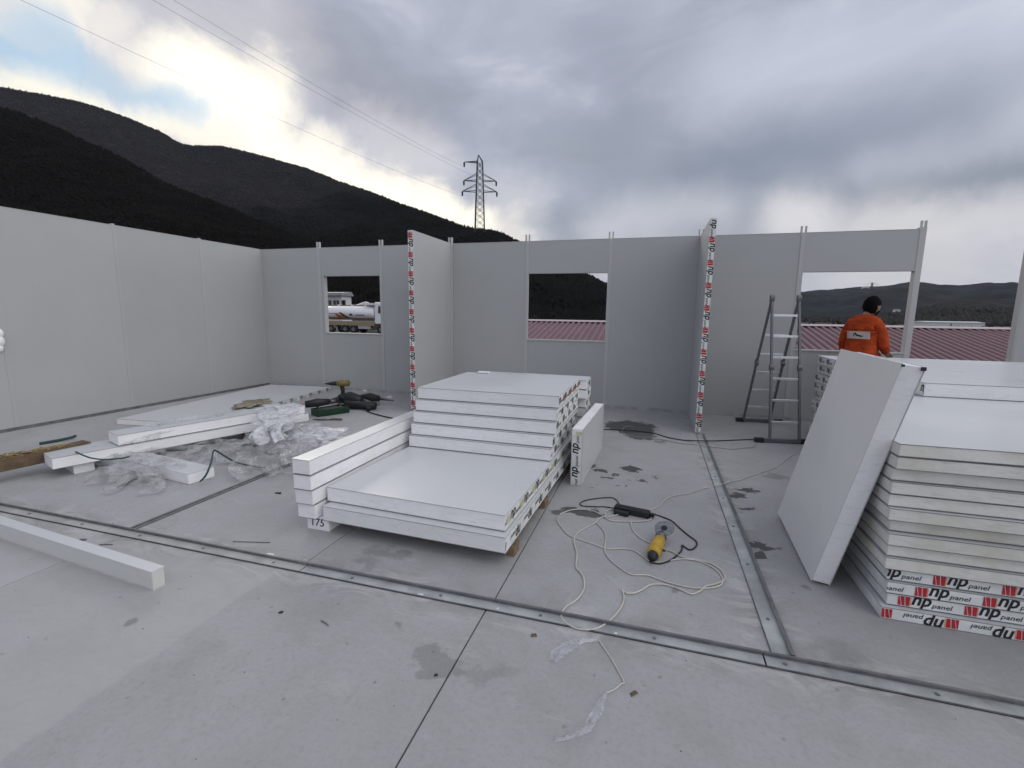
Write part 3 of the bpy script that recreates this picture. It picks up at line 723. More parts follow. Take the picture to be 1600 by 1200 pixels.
# timber beam with yellow insulation, entering from the left edge
wa, wb = P(133, 698, .17), P(-60, 738, .17)
tb = thing('timber_beam', 'rough brown timber with ragged yellow fibres entering from the left edge', 'timber')
MB().bar(wa, wb, .15, .12).build('body', M['wood_dark'], tb, bevel=.004)
MB().bar(wa+(wa-wb).normalized()*.001, wa+(wa-wb).normalized()*.022, .152, .123).build('end_grain', M['wood'], tb)
bm2 = bmesh.new()
for k in range(170):
    t_ = random.uniform(.15, 1); q = wa.lerp(wb, t_) + Vector((random.uniform(-.05, .05), random.uniform(-.075, .075), .062+random.uniform(-.02, .03)*t_))
    bmesh.ops.create_icosphere(bm2, subdivisions=1, radius=random.uniform(.005, .016), matrix=Matrix.Translation(q) @ Matrix.Rotation(random.uniform(0, 3), 4, 'Z') @ Matrix.Diagonal((3.4, .8, .5, 1)))
me = bpy.data.meshes.new('fibre'); bm2.to_mesh(me); bm2.free(); M['fibre'] = simple('yellow_brown_fibre', (.30, .22, .10), .95, 0, .4, 30, .6, 60)
link('fibre_tufts', me, tb, M['fibre'])
tk = thing('timber_offcut', 'dark timber stub at the very left edge by the wall', 'timber', P(2, 735, 0)[:], R_(20))
MB().box(-.35, .02, -.04, .04, .0, .05).build('body', M['wood_dark'], tk, bevel=.004)
MB().tube([(-.3, .0, .05), (.03, .0, .05)], .03, 10).build('rod', M['black'], tk)
gc = thing('green_hose', 'short dark green hose lying on the floor near the left wall', 'hose')
MB().tube(catmull([P(62, 693, .02), P(85, 689, .02), P(110, 684, .03), P(118, 681, .04)]), .017, 8).build('tube', M['green_cord'], gc, smooth=True)
def cord(name, label, pts, rad, mat, cat='cord', z=None, n=6, lift=None):
    w = []
    for i, q in enumerate(pts):
        zz_ = rad+.0015 if len(q) == 2 else q[2]
        w.append(P(q[0], q[1], zz_))
    t = thing(name, label, cat, tuple(w[0]))
    loc = [q-w[0] for q in catmull(w, n)]
    MB().tube(loc, rad, 8).build('sheath', mat, t, smooth=True)
    return t
cord('green_cable', 'stiff dark green cable looping over the square foam strip end', [(313, 752, .03), (322, 742, .10), (330, 722, .15), (333, 706, .17), (337, 704, .17), (350, 712, .10), (362, 719, .06), (378, 725, .03), (400, 729, .03), (414, 731, .02)], .009, M['green_cord'], 'cable')
cord('green_cable', 'flat curve of dark cable lying over the long white strip on the left', [(118, 706, .225), (140, 715, .225), (165, 718, .225), (190, 716, .225), (202, 713, .225)], .007, M['green_cord'], 'cable')
cord('cable_offcut', 'short dark cable offcut on the slab below the film', [(182, 761), (196, 756), (208, 750), (214, 748)], .010, M['green_cord'], 'cable')
# crumpled film
def crumple(name, label, quad, nz, amp, mat, seed, zbase, n=52, drape=None, cat='plastic film', group='plastic film in the left clutter', lobes=5):
    rs = np.random.RandomState(seed)
    A, B, C, Dd = [np.array(P(*q)) for q in quad]
    c = (A+B+C+Dd)/4
    U = np.linspace(0, 1, n); v = []; wv = [(rs.uniform(2, 9), rs.uniform(2, 9), rs.uniform(0, 6.3), rs.uniform(.3, 1)) for _ in range(9)]
    for a_ in U:
        for b_ in U:
            p_ = (A*(1-a_)+B*a_)*(1-b_)+(Dd*(1-a_)+C*a_)*b_
            h = sum(w[3]*abs(math.sin(w[0]*a_+w[1]*b_+w[2])) for w in wv)/4.2
            ed = min(a_, 1-a_, b_, 1-b_)
            r = 1+.22*math.sin(lobes*a_*3.1+seed)+.15*math.sin(7*b_+seed)
            z_ = p_[2] + amp*h*min(1, ed*5+.12)
            q = p_-c
            wob_ = .035*math.sin(17*b_+3*seed)+.03*math.sin(29*a_+seed)
            q = q*(1 - .10*math.sin(23*a_+19*b_+seed)*(1-min(1, ed*4)))
            v.append((q[0]*r*.95+wob_, q[1]*r*.95+wob_*.7, z_))
    f = [(i*n+j, i*n+j+1, (i+1)*n+j+1, (i+1)*n+j) for i in range(n-1) for j in range(n-1)]
    me = bpy.data.meshes.new(name); me.from_pydata(v, [], f); me.update()
    for q in me.polygons: q.use_smooth = True
    o = link(name, me, None, mat); o.location = (c[0], c[1], 0)
    return tag(o, label, cat, group)
crumple('plastic_film', 'bright milky film draped over the right end of the long strips', [(392, 690, .22), (448, 688, .22), (478, 632, .345), (402, 634, .345)], 0, .09, M['film_white'], 3, .06)
crumple('plastic_film', 'milky film bunched beside the white offcut strip', [(430, 706, .02), (520, 706, .06), (545, 676, .115), (455, 660, .14)], 0, .08, M['film_white'], 8, .02)
crumple('plastic_film', 'clear crumpled film heap in front of the milky film', [(352, 752, .01), (470, 752, .01), (500, 690, .03), (370, 680, .05)], 0, .13, M['film'], 5, .012, n=40)
crumple('plastic_film', 'clear film spread over the floor right of the heap', [(430, 735, .01), (500, 712, .01), (560, 690, .02), (440, 695, .05)], 0, .10, M['film'], 12, .012)
crumple('plastic_film', 'thin clear film trailing from the square foam strip to the left', [(140, 755, .01), (250, 772, .01), (330, 700, .05), (150, 700, .12)], 0, .07, M['film'], 21, .02)
crumple('plastic_film', 'dull film bunched under the middle of the long strips', [(270, 720, .01), (360, 725, .01), (400, 690, .03), (300, 690, .05)], 0, .08, M['film'], 15, .01)
crumple('packing_paper', 'brownish packing paper on the flat panel by the left wall', [(362, 640, .10), (420, 633, .10), (416, 624, .10), (385, 627, .10)], 0, .035, M['brown_film'], 6, .087, n=30, cat='paper', group=None)
lumps = thing('cable_clip_bundle', 'black bundle of cable clips caught in the film heap', 'cable clips', tuple(P(377, 700, .08)), R_(15))
for k in range(4): MB().tube([(0, k*.022, .02), (.08, k*.022, .035), (.17, k*.022, .02)], .009, 6).build('clip', M['rubber'], lumps)
stack_panel(*P(500, 706, 0).xy, 1.25, .30, 0, .10, R_(38), 'white offcut strip half covered by milky film', GC, mat='foam_bright', name='panel_strip')

crumple('plastic_film', 'thin clear film lying over the left half of the long strips', [(180, 700, .225), (330, 668, .225), (380, 640, .345), (230, 662, .345)], 0, .05, M['film'], 41, 0)
crumple('plastic_film', 'clear film bunched over the back end of the square foam strip', [(150, 735, .10), (255, 748, .10), (300, 722, .105), (190, 704, .105)], 0, .06, M['film'], 47, 0)
# green toolbox, tools ------------------------------------------------
tbx = thing('toolbox', 'open green toolbox at the end of the long white strips', 'toolbox', tuple(P(486, 648, 0)), R_(62)); tbx.scale = (.85, .85, .62)
bb = MB(); bb.box(0, .62, -.30, 0, 0, .012)
bb.box(0, .62, -.30, -.288, .0122, .17); bb.box(0, .62, -.012, 0, .0122, .17); bb.box(0, .012, -.2878, -.0122, .0122, .17); bb.box(.608, .62, -.2878, -.0122, .0122, .17)
bb.build('body', M['green_box'], tbx, bevel=.004)
MB().box(.02, .60, -.305, -.301, .05, .075).build('rib', M['green_box'], tbx)
MB().box(.05, .56, -.27, -.03, .10, .15).build('tray', M['black'], tbx, bevel=.006)
MB().tube([(.1, -.02, .16), (.12, -.15, .27), (.5, -.15, .27), (.52, -.02, .16)], .012, 8).build('handle', M['black'], tbx)
def blobtool(name, label, px, py, z, rz, parts, cat='tool', group='tools lying by the toolbox'):
    t = thing(name, label, cat, tuple(P(px, py, z)), rz, group); t.scale = (1.5, 1.5, 1.5)
    for nm, pts, rad, mt_ in parts: MB().tube(pts, rad, 10).build(nm, M[mt_], t, smooth=True)
    return t
blobtool('angle_drill', 'black and red power tool lying in the green toolbox', 500, 636, .15, R_(50), [('body', [(-.14, 0, .04), (-.02, 0, .05), (.10, 0, .05)], [.035, .045, .03], 'black'), ('grip', [(-.16, 0, .03), (-.26, -.02, .02)], [.025, .03], 'red'), ('chuck', [(.10, 0, .05), (.16, 0, .05)], [.02, .014], 'tool_metal')])
blobtool('hammer_drill', 'dark hammer drill lying on the slab below the upright drill', 552, 634, 0, R_(-10), [('body', [(-.20, 0, .07), (-.05, 0, .09), (.14, 0, .07)], [.05, .075, .055], 'black'), ('handle', [(-.17, .0, .07), (-.22, -.12, .05)], [.035, .03], 'rubber'), ('chuck', [(.14, 0, .07), (.26, 0, .06), (.40, 0, .05)], [.035, .022, .008], 'tool_metal')])
blobtool('rivet_gun', 'dark grey hand tool at the right end of the tool heap', 578, 631, 0, R_(5), [('body', [(-.14, 0, .07), (.0, 0, .08), (.12, 0, .07)], [.03, .055, .035], 'rubber'), ('nose', [(.12, 0, .07), (.30, .02, .05)], [.018, .006], 'tool_metal'), ('lever', [(-.1, .02, .06), (.06, .14, .03)], [.016, .012], 'black')])
blobtool('caulking_gun', 'black long-nosed gun in front of the hammer drill', 566, 640, 0, R_(8), [('barrel', [(-.2, 0, .05), (.16, 0, .05)], [.045, .04], 'black'), ('grip', [(.05, 0, .05), (.12, -.08, .03)], [.03, .025], 'rubber'), ('nozzle', [(-.2, 0, .05), (-.33, .03, .03)], [.02, .008], 'tool_metal')])
dr_ = thing('cordless_drill', 'yellow and black cordless drill standing upright on its battery', 'drill', tuple(P(536, 629, .0)), R_(20), 'tools lying by the toolbox')
dr_.scale = (1.3, 1.3, 1.3)
MB().box(-.06, .06, -.045, .045, 0, .07).build('battery', M['black'], dr_, bevel=.01)
MB().tube([(0, 0, .06), (.005, 0, .16), (-.005, 0, .24)], [.03, .026, .032], 10).build('grip', M['rubber'], dr_, smooth=True)
MB().tube([(-.07, 0, .27), (.0, 0, .275), (.085, 0, .275), (.10, 0, .275)], [.038, .045, .045, .03], 12).build('motor_housing', M['dull_yellow'], dr_, smooth=True)
MB().tube([(-.07, 0, .27), (-.13, 0, .268), (-.17, 0, .266), (-.24, 0, .264)], [.034, .028, .02, .006], 12).build('chuck', M['black'], dr_, smooth=True)
cord('black_cable', 'black cord curving away from the tool heap to the right', [(560, 634), (568, 637), (573, 642), (583, 646), (598, 650), (616, 654)], .010, M['rubber'])
tr = thing('trowel', 'dark flat trowel lying on the slab in front of the toolbox', 'trowel', tuple(P(505, 656, .004)), R_(10))
MB().add([(-.16, -.03, 0), (.02, -.045, 0), (.10, -.01, 0), (.10, .02, 0), (.0, .06, 0), (-.14, .02, 0), (-.16, -.03, .006), (.02, -.045, .006), (.10, -.01, .006), (.10, .02, .006), (.0, .06, .006), (-.14, .02, .006)], [(5, 4, 3, 2, 1, 0), (6, 7, 8, 9, 10, 11)]+[(i, (i+1) % 6, (i+1) % 6+6, i+6) for i in range(6)]).build('blade', M['tool_metal'], tr)
MB().tube([(.09, .005, .006), (.16, .005, .02), (.30, .005, .018)], [.008, .016, .014], 8).build('grip', M['wood_dark'], tr, smooth=True)

# ================================================================== LADDER
GL = thing('folding_ladder', 'grey aluminium folding ladder standing open in front of the wide window', 'ladder', (1.55, 6.84, 0))
o_ = Vector((1.55, 6.84, 0))
def LW(x, y, z): return Vector((x, y, z))-o_
FLb, FRb = LW(1.545, 6.80, .05), LW(1.905, 6.86, .05)
BLb, BRb = LW(1.420, 7.99, .05), LW(1.800, 8.06, .05)
TL, TR = LW(1.533, 7.36, 1.893), LW(1.872, 7.40, 1.893)
def mid(a, b, t, out=0): q = a.lerp(b, t); q.y += out; return q
for a, b, nm, o2 in ((FLb, TL, 'front', -.02), (FRb, TR, 'front', -.02), (BLb, TL, 'back', .02), (BRb, TR, 'back', .02)):
    k = mid(a, b, .50, o2)
    MB().bar(a, k, .026, .062, up=(0, 1, 0)).build('rail', M['alu_dark'], GL, bevel=.002)
    MB().bar(k, b, .026, .062, up=(0, 1, 0)).build('rail', M['alu_dark'], GL, bevel=.002)
    MB().tube([k+Vector((-.022, 0, 0)), k+Vector((.022, 0, 0))], .048, 14).build('hinge', M['alu_dark'], GL)
for q in (TL, TR): MB().tube([q+Vector((-.024, 0, 0)), q+Vector((.024, 0, 0))], .052, 14).build('hinge', M['alu_dark'], GL)
for a0, a1, b0, b1, o2, n_ in ((FLb, FRb, TL, TR, -.02, 6), (BLb, BRb, TL, TR, .02, 6)):
    for i in range(n_):
        t_ = (.115+.152*i)
        e_ = o2*(1-abs(t_-.5)*2)
        l, r = mid(a0, b0, t_, e_), mid(a1, b1, t_, e_)
        MB().bar(l+(r-l)*.03, r-(r-l)*.03, .03, .03).build('rung', M['alu'], GL, bevel=.002)
for a, b in (((1.375, 6.75, .03), (2.00, 6.87, .03)), ((1.335, 8.13-.12, .03), (1.97, 8.10, .03))):
    a, b = LW(*a), LW(*b)
    MB().bar(a, b, .05, .05).build('foot_bar', M['alu_dark'], GL, bevel=.002)
    d_ = (b-a).normalized()
    MB().bar(a-d_*.02, a+d_*.09, .064, .06).build('rubber_foot', M['rubber'], GL, bevel=.004)
    MB().bar(b-d_*.09, b+d_*.02, .064, .06).build('rubber_foot', M['rubber'], GL, bevel=.004)

# ================================================================== GRINDER, STRIP, CORDS
def K(u, v): return (840+u/3.333, 640+v/3.333)
ps = thing('power_strip', 'black power strip lying among the cords behind the grinder', 'power strip', tuple(P(987, 803, 0)))
d_ = (P(1012, 808)-P(960, 797)); ps.rotation_euler = (0, 0, math.atan2(d_.y, d_.x))
MB().box(-.145, .145, -.038, .038, 0, .052).build('body', M['black'], ps, bevel=.006)
for k in range(4): MB().tube([(-.10+.06*k, 0, .052), (-.10+.06*k, 0, .0545)], .022, 14).build('socket', M['rubber'], ps)
MB().box(.145, .185, -.015, .02, .012, .04).build('plug', M['black'], ps, bevel=.004)
MB().box(-.13, -.01, -.088, -.040, .0, .035).build('plug', M['rubber'], ps, bevel=.004)
gd = thing('angle_grinder', 'yellow angle grinder with a worn grey disc lying on the slab', 'angle grinder')
ga, gb = P(1018, 873, .035), P(1033, 838, .05)
d_ = gb-ga; Lg = d_.length; gd.location = (ga.x, ga.y, 0); gd.rotation_euler = (0, 0, math.atan2(d_.y, d_.x))
MB().tube([(-.0, 0, .034), (.03, 0, .036), (.07, 0, .038)], [.022, .034, .040], 14).build('tail_cap', M['black'], gd, smooth=True)
MB().tube([(.05, 0, .040), (.09, 0, .043), (Lg-.08, 0, .043), (Lg-.04, 0, .045)], [.040, .047, .041, .038], 14).build('body', M['yellow_tool'], gd, smooth=True)
MB().box(.10, .17, -.042, -.030, .03, .055).build('switch', M['black'], gd, bevel=.003)
MB().tube([(Lg-.045, 0, .046), (Lg-.01, 0, .05), (Lg+.03, 0, .052)], [.038, .042, .032], 14).build('gear_head', M['tool_metal'], gd, smooth=True)
n_ = Vector((-.42, .10, .90)).normalized(); c_ = Vector((Lg+.050, -.012, .088))
MB().tube([c_-n_*.03, c_+n_*.012], .014, 12).build('spindle', M['tool_metal'], gd)
MB().tube([c_+n_*.006, c_+n_*.0095], .072, 32).build('disc', M['disc'], gd)
MB().tube([c_+n_*.0098, c_+n_*.0145], .022, 20).build('flange', M['black'], gd)
MB().tube([(.145, -.03, .045), (.15, -.06, .035)], [.010, .007], 8).build('side_lever', M['rubber'], gd)
cord('white_cable', 'white cable running from the power strip across the track to the ladder', [K(u, v) for u, v in [(1345, 225), (1300, 255), (1240, 300), (1180, 322), (1110, 345), (1050, 368)]]+[K(1000, 375)+(.012,), K(940, 395)+(.026,), K(905, 400)+(.02,)]+[K(u, v) for u, v in [(860, 412), (790, 436), (720, 447), (680, 460), (655, 480), (635, 502), (600, 518), (565, 532)]], .0042, M['white_cord'])
cord('white_cable', 'white cable loop wrapped around the front of the power strip', [K(u, v) for u, v in [(400, 520), (370, 522), (352, 540), (358, 565), (385, 578), (440, 582), (500, 583), (560, 580), (588, 572), (590, 556), (570, 545)]], .0052, M['white_cord'])
cord('white_cable', 'long white cable in wide loops left and right of the grinder', [K(u, v) for u, v in
     [(425, 545), (370, 558), (330, 562), (290, 595), (240, 622), (205, 645), (190, 680), (196, 715), (205, 755), (200, 820), (225, 850), (241, 880), (243, 925), (225, 965), (190, 1000), (150, 1025), (125, 1060), (128, 1090), (160, 1120), (215, 1142), (290, 1144), (345, 1120), (400, 1075), (440, 1020), (450, 975), (442, 940), (462, 955), (500, 955), (540, 940), (580, 915), (630, 908), (680, 915), (740, 935), (800, 960), (845, 945), (880, 918), (935, 905), (975, 880), (955, 835), (900, 800), (830, 782), (760, 770), (700, 740), (655, 724), (600, 698), (555, 680), (515, 650), (492, 615), (486, 586)]], .0052, M['white_cord'])
cord('white_cable', 'second white cable coiling from left of the power strip to the grinder tail', [K(u, v) for u, v in
     [(350, 556), (325, 545), (290, 528), (230, 519), (165, 525), (115, 550), (105, 580), (130, 620), (165, 655), (225, 678), (290, 700), (350, 722), (400, 725), (450, 724), (500, 733), (550, 765), (590, 792), (640, 796), (700, 784), (760, 778), (830, 786), (900, 815), (945, 850), (965, 890), (945, 918), (880, 930), (790, 925), (700, 905), (640, 886), (570, 862), (490, 858), (430, 825), (380, 782), (350, 735), (356, 670), (345, 630), (318, 602), (300, 585)]], .0046, M['white_cord'])
cord('black_cable', 'black grinder cable curling right from its tail back to the strip', [K(583, 792)+(.03,)]+[K(u, v) for u, v in [(600, 798), (640, 801), (690, 785), (730, 755), (752, 728), (752, 706), (770, 718), (790, 729), (815, 722), (830, 700), (822, 682), (780, 650), (735, 612), (700, 580), (660, 562), (610, 545)]]+[K(590, 540)+(.03,)], .0052, M['rubber'])
cord('black_cable', 'black cable loop behind and left of the power strip', [K(438, 508)+(.03,)]+[K(u, v) for u, v in [(425, 490), (405, 466), (380, 458), (320, 461), (260, 470), (228, 482), (222, 494), (240, 502), (300, 505), (360, 507)]]+[K(402, 515)+(.03,)], .0045, M['rubber'])
cord('black_cable', 'black cable on the slab from the damp patch to the ladder foot', [K(u, v) for u, v in [(345, 103), (420, 106), (500, 110), (600, 122), (680, 145), (760, 159)]]+[K(825, 162)+(.02,), K(880, 163)+(.03,)]+[K(u, v) for u, v in [(940, 162), (1040, 158), (1143, 154)]], .0072, M['rubber'])
cord('grey_cable', 'thin dirty cable below the black one behind the small panel', [K(u, v) for u, v in [(500, 90), (470, 86), (445, 97), (440, 115), (455, 132), (520, 142), (590, 150), (660, 158), (740, 175), (800, 180)]]+[K(845, 186)+(.02,), K(880, 190)+(.028,)]+[K(u, v) for u, v in [(930, 197), (1010, 206), (1080, 199), (1125, 196), (1137, 182), (1137, 165)]], .0045, M['grey_cord'])
# film scrap with a tie on the near slab
def ribbon(name, label, pts, mat, seed):
    rs = random.Random(seed); w = catmull([P(a, b, .004) for a, b, _ in pts], 5); ws = []
    for i in range(len(pts)-1):
        for k in range(5): ws.append(pts[i][2]*(1-k/5)+pts[i+1][2]*k/5)
    ws.append(pts[-1][2]); v, f = [], []; nn = 7; o0 = w[0]
    for i, q in enumerate(w):
        d = (w[min(i+1, len(w)-1)]-w[max(0, i-1)]).normalized(); r = Vector((d.y, -d.x, 0))
        for k in range(nn):
            s = (k/(nn-1)-.5)*2
            v.append(tuple(q-o0 + r*ws[i]*s*rs.uniform(.8, 1.1) + Vector((0, 0, .002+rs.uniform(0, .02)*(1-s*s)))))
    f = [(i*nn+k, i*nn+k+1, (i+1)*nn+k+1, (i+1)*nn+k) for i in range(len(w)-1) for k in range(nn-1)]
    me = bpy.data.meshes.new(name); me.from_pydata(v, [], f)
    for q in me.polygons: q.use_smooth = True
    o = link(name, me, None, mat); o.location = tuple(o0); return tag(o, label, 'film scrap', 'film scraps on the near slab')
ribbon('film_scrap', 'thin clear film scrap above the white tie on the near slab', [(863, 1034, .02), (872, 1022, .035), (890, 1010, .035), (905, 1002, .025), (925, 1001, .012), (936, 1001, .004)], M['film_thin'], 2)
ribbon('film_scrap', 'twisted clear film scrap at the lower end of the white tie', [(948, 1083, .004), (940, 1095, .014), (934, 1110, .022), (925, 1125, .022), (915, 1140, .018), (900, 1148, .014), (885, 1154, .008), (866, 1159, .004)], M['film_thin'], 5)
cord('white_tie', 'thin white tie bent on the near slab between film scraps', [(936, 1001), (945, 1014), (957, 1032), (968, 1052), (975, 1066), (970, 1069), (960, 1077), (948, 1083)], .0030, M['white_cord'], 'tie')

# small debris --------------------------------------------------------
def chip(name, label, cat, px, py, pts_or_size, mat, rz=0.0, group=None):
    t = thing(name, label, cat, tuple(P(px, py, .0)), rz, group)
    if isinstance(pts_or_size, tuple):
        a_, b_, c_ = pts_or_size; b = MB()
        b.hexa([(-a_, -b_, 0), (a_, -b_*.7, 0), (a_*.8, b_, 0), (-a_*.7, b_*.9, 0), (-a_*.8, -b_*.8, c_), (a_*.8, -b_*.6, c_*.8), (a_*.7, b_*.8, c_), (-a_*.6, b_*.7, c_*.7)])
        b.build('body', mat, t)
    else: MB().tube(pts_or_size, .003, 6).build('shaft', mat, t)
    return t
GD = 'bits of debris on the slab'
chip('screw', 'dark self-drilling screw on the near slab under the central stack', 'screw', 508, 975, [(-.04, 0, .004), (.0, .004, .005), (.03, 0, .006)], M['dark_zinc'], R_(-20), GD)
chip('rubber_washer', 'small black washer on the near slab below the track', 'washer', 439, 957, (.011, .011, .006), M['rubber'], 0, GD)
chip('mud_clod', 'small dark clod on the near slab left of the film scrap', 'clod', 834, 993, (.018, .012, .006), M['wood_dark'], .3, GD)
chip('steel_shaving', 'dark curled shaving on the near slab right of the white tie', 'shaving', 990, 1084, (.022, .010, .006), M['wood_dark'], .8, GD)
chip('rubber_washer', 'tiny black washer at the edge of the round damp patch', 'washer', 681, 1055, (.009, .008, .005), M['rubber'], .3, GD)
chip('metal_rod', 'thin metal rod lying on the slab left of the foam block', 'rod', 392, 848, [(-.13, -.03, .004), (.13, .04, .004)], M['dark_zinc'], 0, GD)
chip('metal_rod', 'short thin rod lying behind the foreground strip', 'rod', 165, 852, [(-.045, -.01, .004), (.04, .02, .004)], M['dark_zinc'], 0, GD)
chip('steel_offcut', 'small dark steel offcut behind the foreground strip', 'offcut', 130, 844, (.025, .010, .01), M['dark_zinc'], .2, GD)
chip('black_plug', 'black plastic plug on the slab left of the narrow strips', 'plug', 435, 771, (.03, .012, .012), M['black'], 0, GD)
chip('foam_crumb', 'white foam crumb on the long track under the central stack', 'foam crumb', 657, 930, (.022, .008, .008), M['scrap'], 0, GD)
chip('foam_crumb', 'white foam crumb on the long track right of the slab joint', 'foam crumb', 778, 952, (.006, .012, .008), M['scrap'], 0, GD)
chip('foam_crumb', 'white foam crumb on the long track near the big cable loop', 'foam crumb', 962, 991, (.010, .008, .008), M['scrap'], 0, GD)
chip('foam_crumb', 'white foam crumb at the foot of the back wall', 'foam crumb', 571, 611, (.045, .03, .03), M['scrap'], 0, GD)
chip('foam_crumb', 'white foam crumb on the slab left of the left partition', 'foam crumb', 609, 621, (.06, .03, .03), M['scrap'], 0, GD)
chip('foam_crumb', 'flat white foam crumb under the film at the track corner', 'foam crumb', 422, 866, (.03, .012, .004), M['scrap'], 0, GD)
sf = thing('foam_offcut', 'small white offcut lying on the topmost panel of the central stack', 'foam offcut', tuple(P(756, 583, .906)), 0)
MB().box(-.07, .07, -.03, .03, 0, .022).build('body', M['foam_bright'], sf, bevel=.002)
ex = thing('foam_blob', 'white expanding foam blob on the left wall at the left edge', 'foam blob', (XW+.01, 3.955, 1.20)); ex.scale = (.8, .7, 1.1)
bm3 = bmesh.new()
for q, r_ in (((0.02, 0, 0), .07), ((.02, .01, .09), .06), ((.02, -.01, -.08), .05)): bmesh.ops.create_icosphere(bm3, subdivisions=2, radius=r_, matrix=Matrix.Translation(q))
me = bpy.data.meshes.new('blob'); bm3.to_mesh(me); bm3.free(); link('body', me, ex, M['foam_bright'], smooth=True)
# tiny uncountable grit
bg_ = MB()
for k in range(500):
    x_, y_ = random.uniform(-7.8, 4), random.uniform(.6, 8.2)
    s = random.uniform(.0012, .004); bg_.add([(x_-s, y_-s, .0005), (x_+s, y_-s*.6, .0005), (x_, y_+s, .0005), (x_, y_, .0005+s*1.4)], [(0, 1, 3), (1, 2, 3), (2, 0, 3)])
tag(bg_.build('grit', M['wood_dark']), 'fine dark grit scattered over the slabs', 'grit', None, 'stuff')

# ================================================================== PERSON
def skin_mesh(name, vs, es, rs, mat, parent, root=0, sub=2):
    me = bpy.data.meshes.new(name); me.from_pydata(vs, es, []); me.update()
    o = bpy.data.objects.new(name, me); COL.objects.link(o)
    o.modifiers.new('s', 'SKIN').use_smooth_shade = True
    for i, r_ in enumerate(rs):
        r_ = r_ if isinstance(r_, tuple) else (r_, r_); me.skin_vertices[0].data[i].radius = r_
    me.skin_vertices[0].data[root].use_root = True
    sb = o.modifiers.new('u', 'SUBSURF'); sb.levels = sub; sb.render_levels = sub
    bpy.context.view_layer.update()
    m2 = bpy.data.meshes.new_from_object(o.evaluated_get(bpy.context.evaluated_depsgraph_get()))
    bpy.data.objects.remove(o)
    r = link(name, m2, parent, mat, smooth=True); return r
pp = Y(1352, 500, 7.85)
per = thing('person', 'person in orange sweatshirt seen from behind, looking right over the rear pile', 'person', (pp.x-.01, 7.85, .07), R_(-42))
per.scale = (1.04, 1.04, 1.04)
# local: faces +y (away from camera), x to the right
stp = thing('foam_step', 'low foam block the person stands on behind the pile', 'foam block', (pp.x, 7.85, 0), R_(-30)); MB().box(-.35, .35, -.2, .2, 0, .068).build('body', M['foam'], stp)
body_v = [(0, 0, .98), (0, .01, 1.15), (0, .03, 1.32), (0, .02, 1.46), (0, .035, 1.54), (.02, .06, 1.62), (.03, .07, 1.72),
          (-.12, .01, 1.38), (-.235, .03, 1.14), (-.22, .18, .96), (-.20, .24, .90), (.12, .01, 1.38), (.235, .05, 1.14), (.21, .24, 1.04), (.19, .31, 1.03),
          (-.10, 0, .92), (-.12, .02, .50), (-.13, -.02, .09), (.10, 0, .92), (.12, .02, .50), (.13, -.02, .09), (-.13, .13, .03), (.13, .13, .03), (.04, .085, 1.77)]
body_e = [(0, 1), (1, 2), (2, 3), (3, 4), (4, 5), (5, 6), (3, 7), (7, 8), (8, 9), (9, 10), (3, 11), (11, 12), (12, 13), (13, 14), (0, 15), (15, 16), (16, 17), (0, 18), (18, 19), (19, 20), (17, 21), (20, 22), (6, 23)]
body_r = [(.15, .11), (.14, .10), (.14, .10), (.07, .06), .050, .045, .040, .05, .045, .035, .03, .05, .045, .035, .03, .085, .06, .045, .085, .06, .045, .035, .035, .02]
skin_mesh('body', body_v, body_e, body_r, M['skin_tone'], per)
# hands with fingers
for sx_, base_, tip in ((-1, Vector((-.20, .25, .89)), Vector((.02, .08, -.03))), (1, Vector((.19, .32, 1.03)), Vector((-.01, .09, -.02)))):
    d0 = tip.normalized(); sd_ = Vector((0, 0, 1)).cross(d0).normalized()
    vs = [base_, base_+tip*.8]; es = [(0, 1)]; rs_ = [.027, .034]
    for k in range(4):
        o2 = sd_*(.030-.020*k); ln = [.065, .075, .070, .055][k]; i0 = len(vs)
        vs += [base_+tip*.9+o2, base_+tip*.9+o2+d0*ln*.5+Vector((0, 0, -.006)), base_+tip*.9+o2+d0*ln*.85+Vector((0, 0, -.03))]; es += [(1, i0), (i0, i0+1), (i0+1, i0+2)]; rs_ += [.0095, .009, .0075]
    i0 = len(vs); vs += [base_+tip*.35-sd_*sx_*.035, base_+tip*.35-sd_*sx_*.055+d0*.035+Vector((0, 0, -.015))]; es += [(0, i0), (i0, i0+1)]; rs_ += [.012, .009]
    skin_mesh('hand', [tuple(q) for q in vs], es, rs_, M['skin_tone'], per, 0, 1)
sw_v = [(0, 0, .90), (0, .0, 1.02), (0, .0, 1.18), (0, .015, 1.31), (0, .02, 1.44), (0, .045, 1.565), (-.13, .01, 1.445), (-.195, .02, 1.36), (-.245, .03, 1.14), (-.225, .15, .98), (.13, .01, 1.445), (.195, .02, 1.36), (.242, .05, 1.14), (.215, .20, 1.055)]
sw_e = [(0, 1), (1, 2), (2, 3), (3, 4), (4, 5), (4, 6), (6, 7), (7, 8), (8, 9), (4, 10), (10, 11), (11, 12), (12, 13)]
sw_r = [(.185, .14), (.19, .145), (.195, .145), (.195, .145), (.145, .115), (.082, .078), .088, .080, .066, .052, .088, .080, .066, .052]
sw = skin_mesh('sweatshirt', sw_v, sw_e, sw_r, M['orange_cloth'], per, 2, 2)
tr_v = [(0, 0, 1.0), (0, 0, .93), (-.10, 0, .86), (-.12, .02, .50), (-.13, -.01, .12), (.10, 0, .86), (.12, .02, .50), (.13, -.01, .12)]
skin_mesh('trousers', tr_v, [(0, 1), (1, 2), (2, 3), (3, 4), (1, 5), (5, 6), (6, 7)], [(.17, .125), (.17, .13), .105, .078, .066, .105, .078, .066], M['trousers'], per)
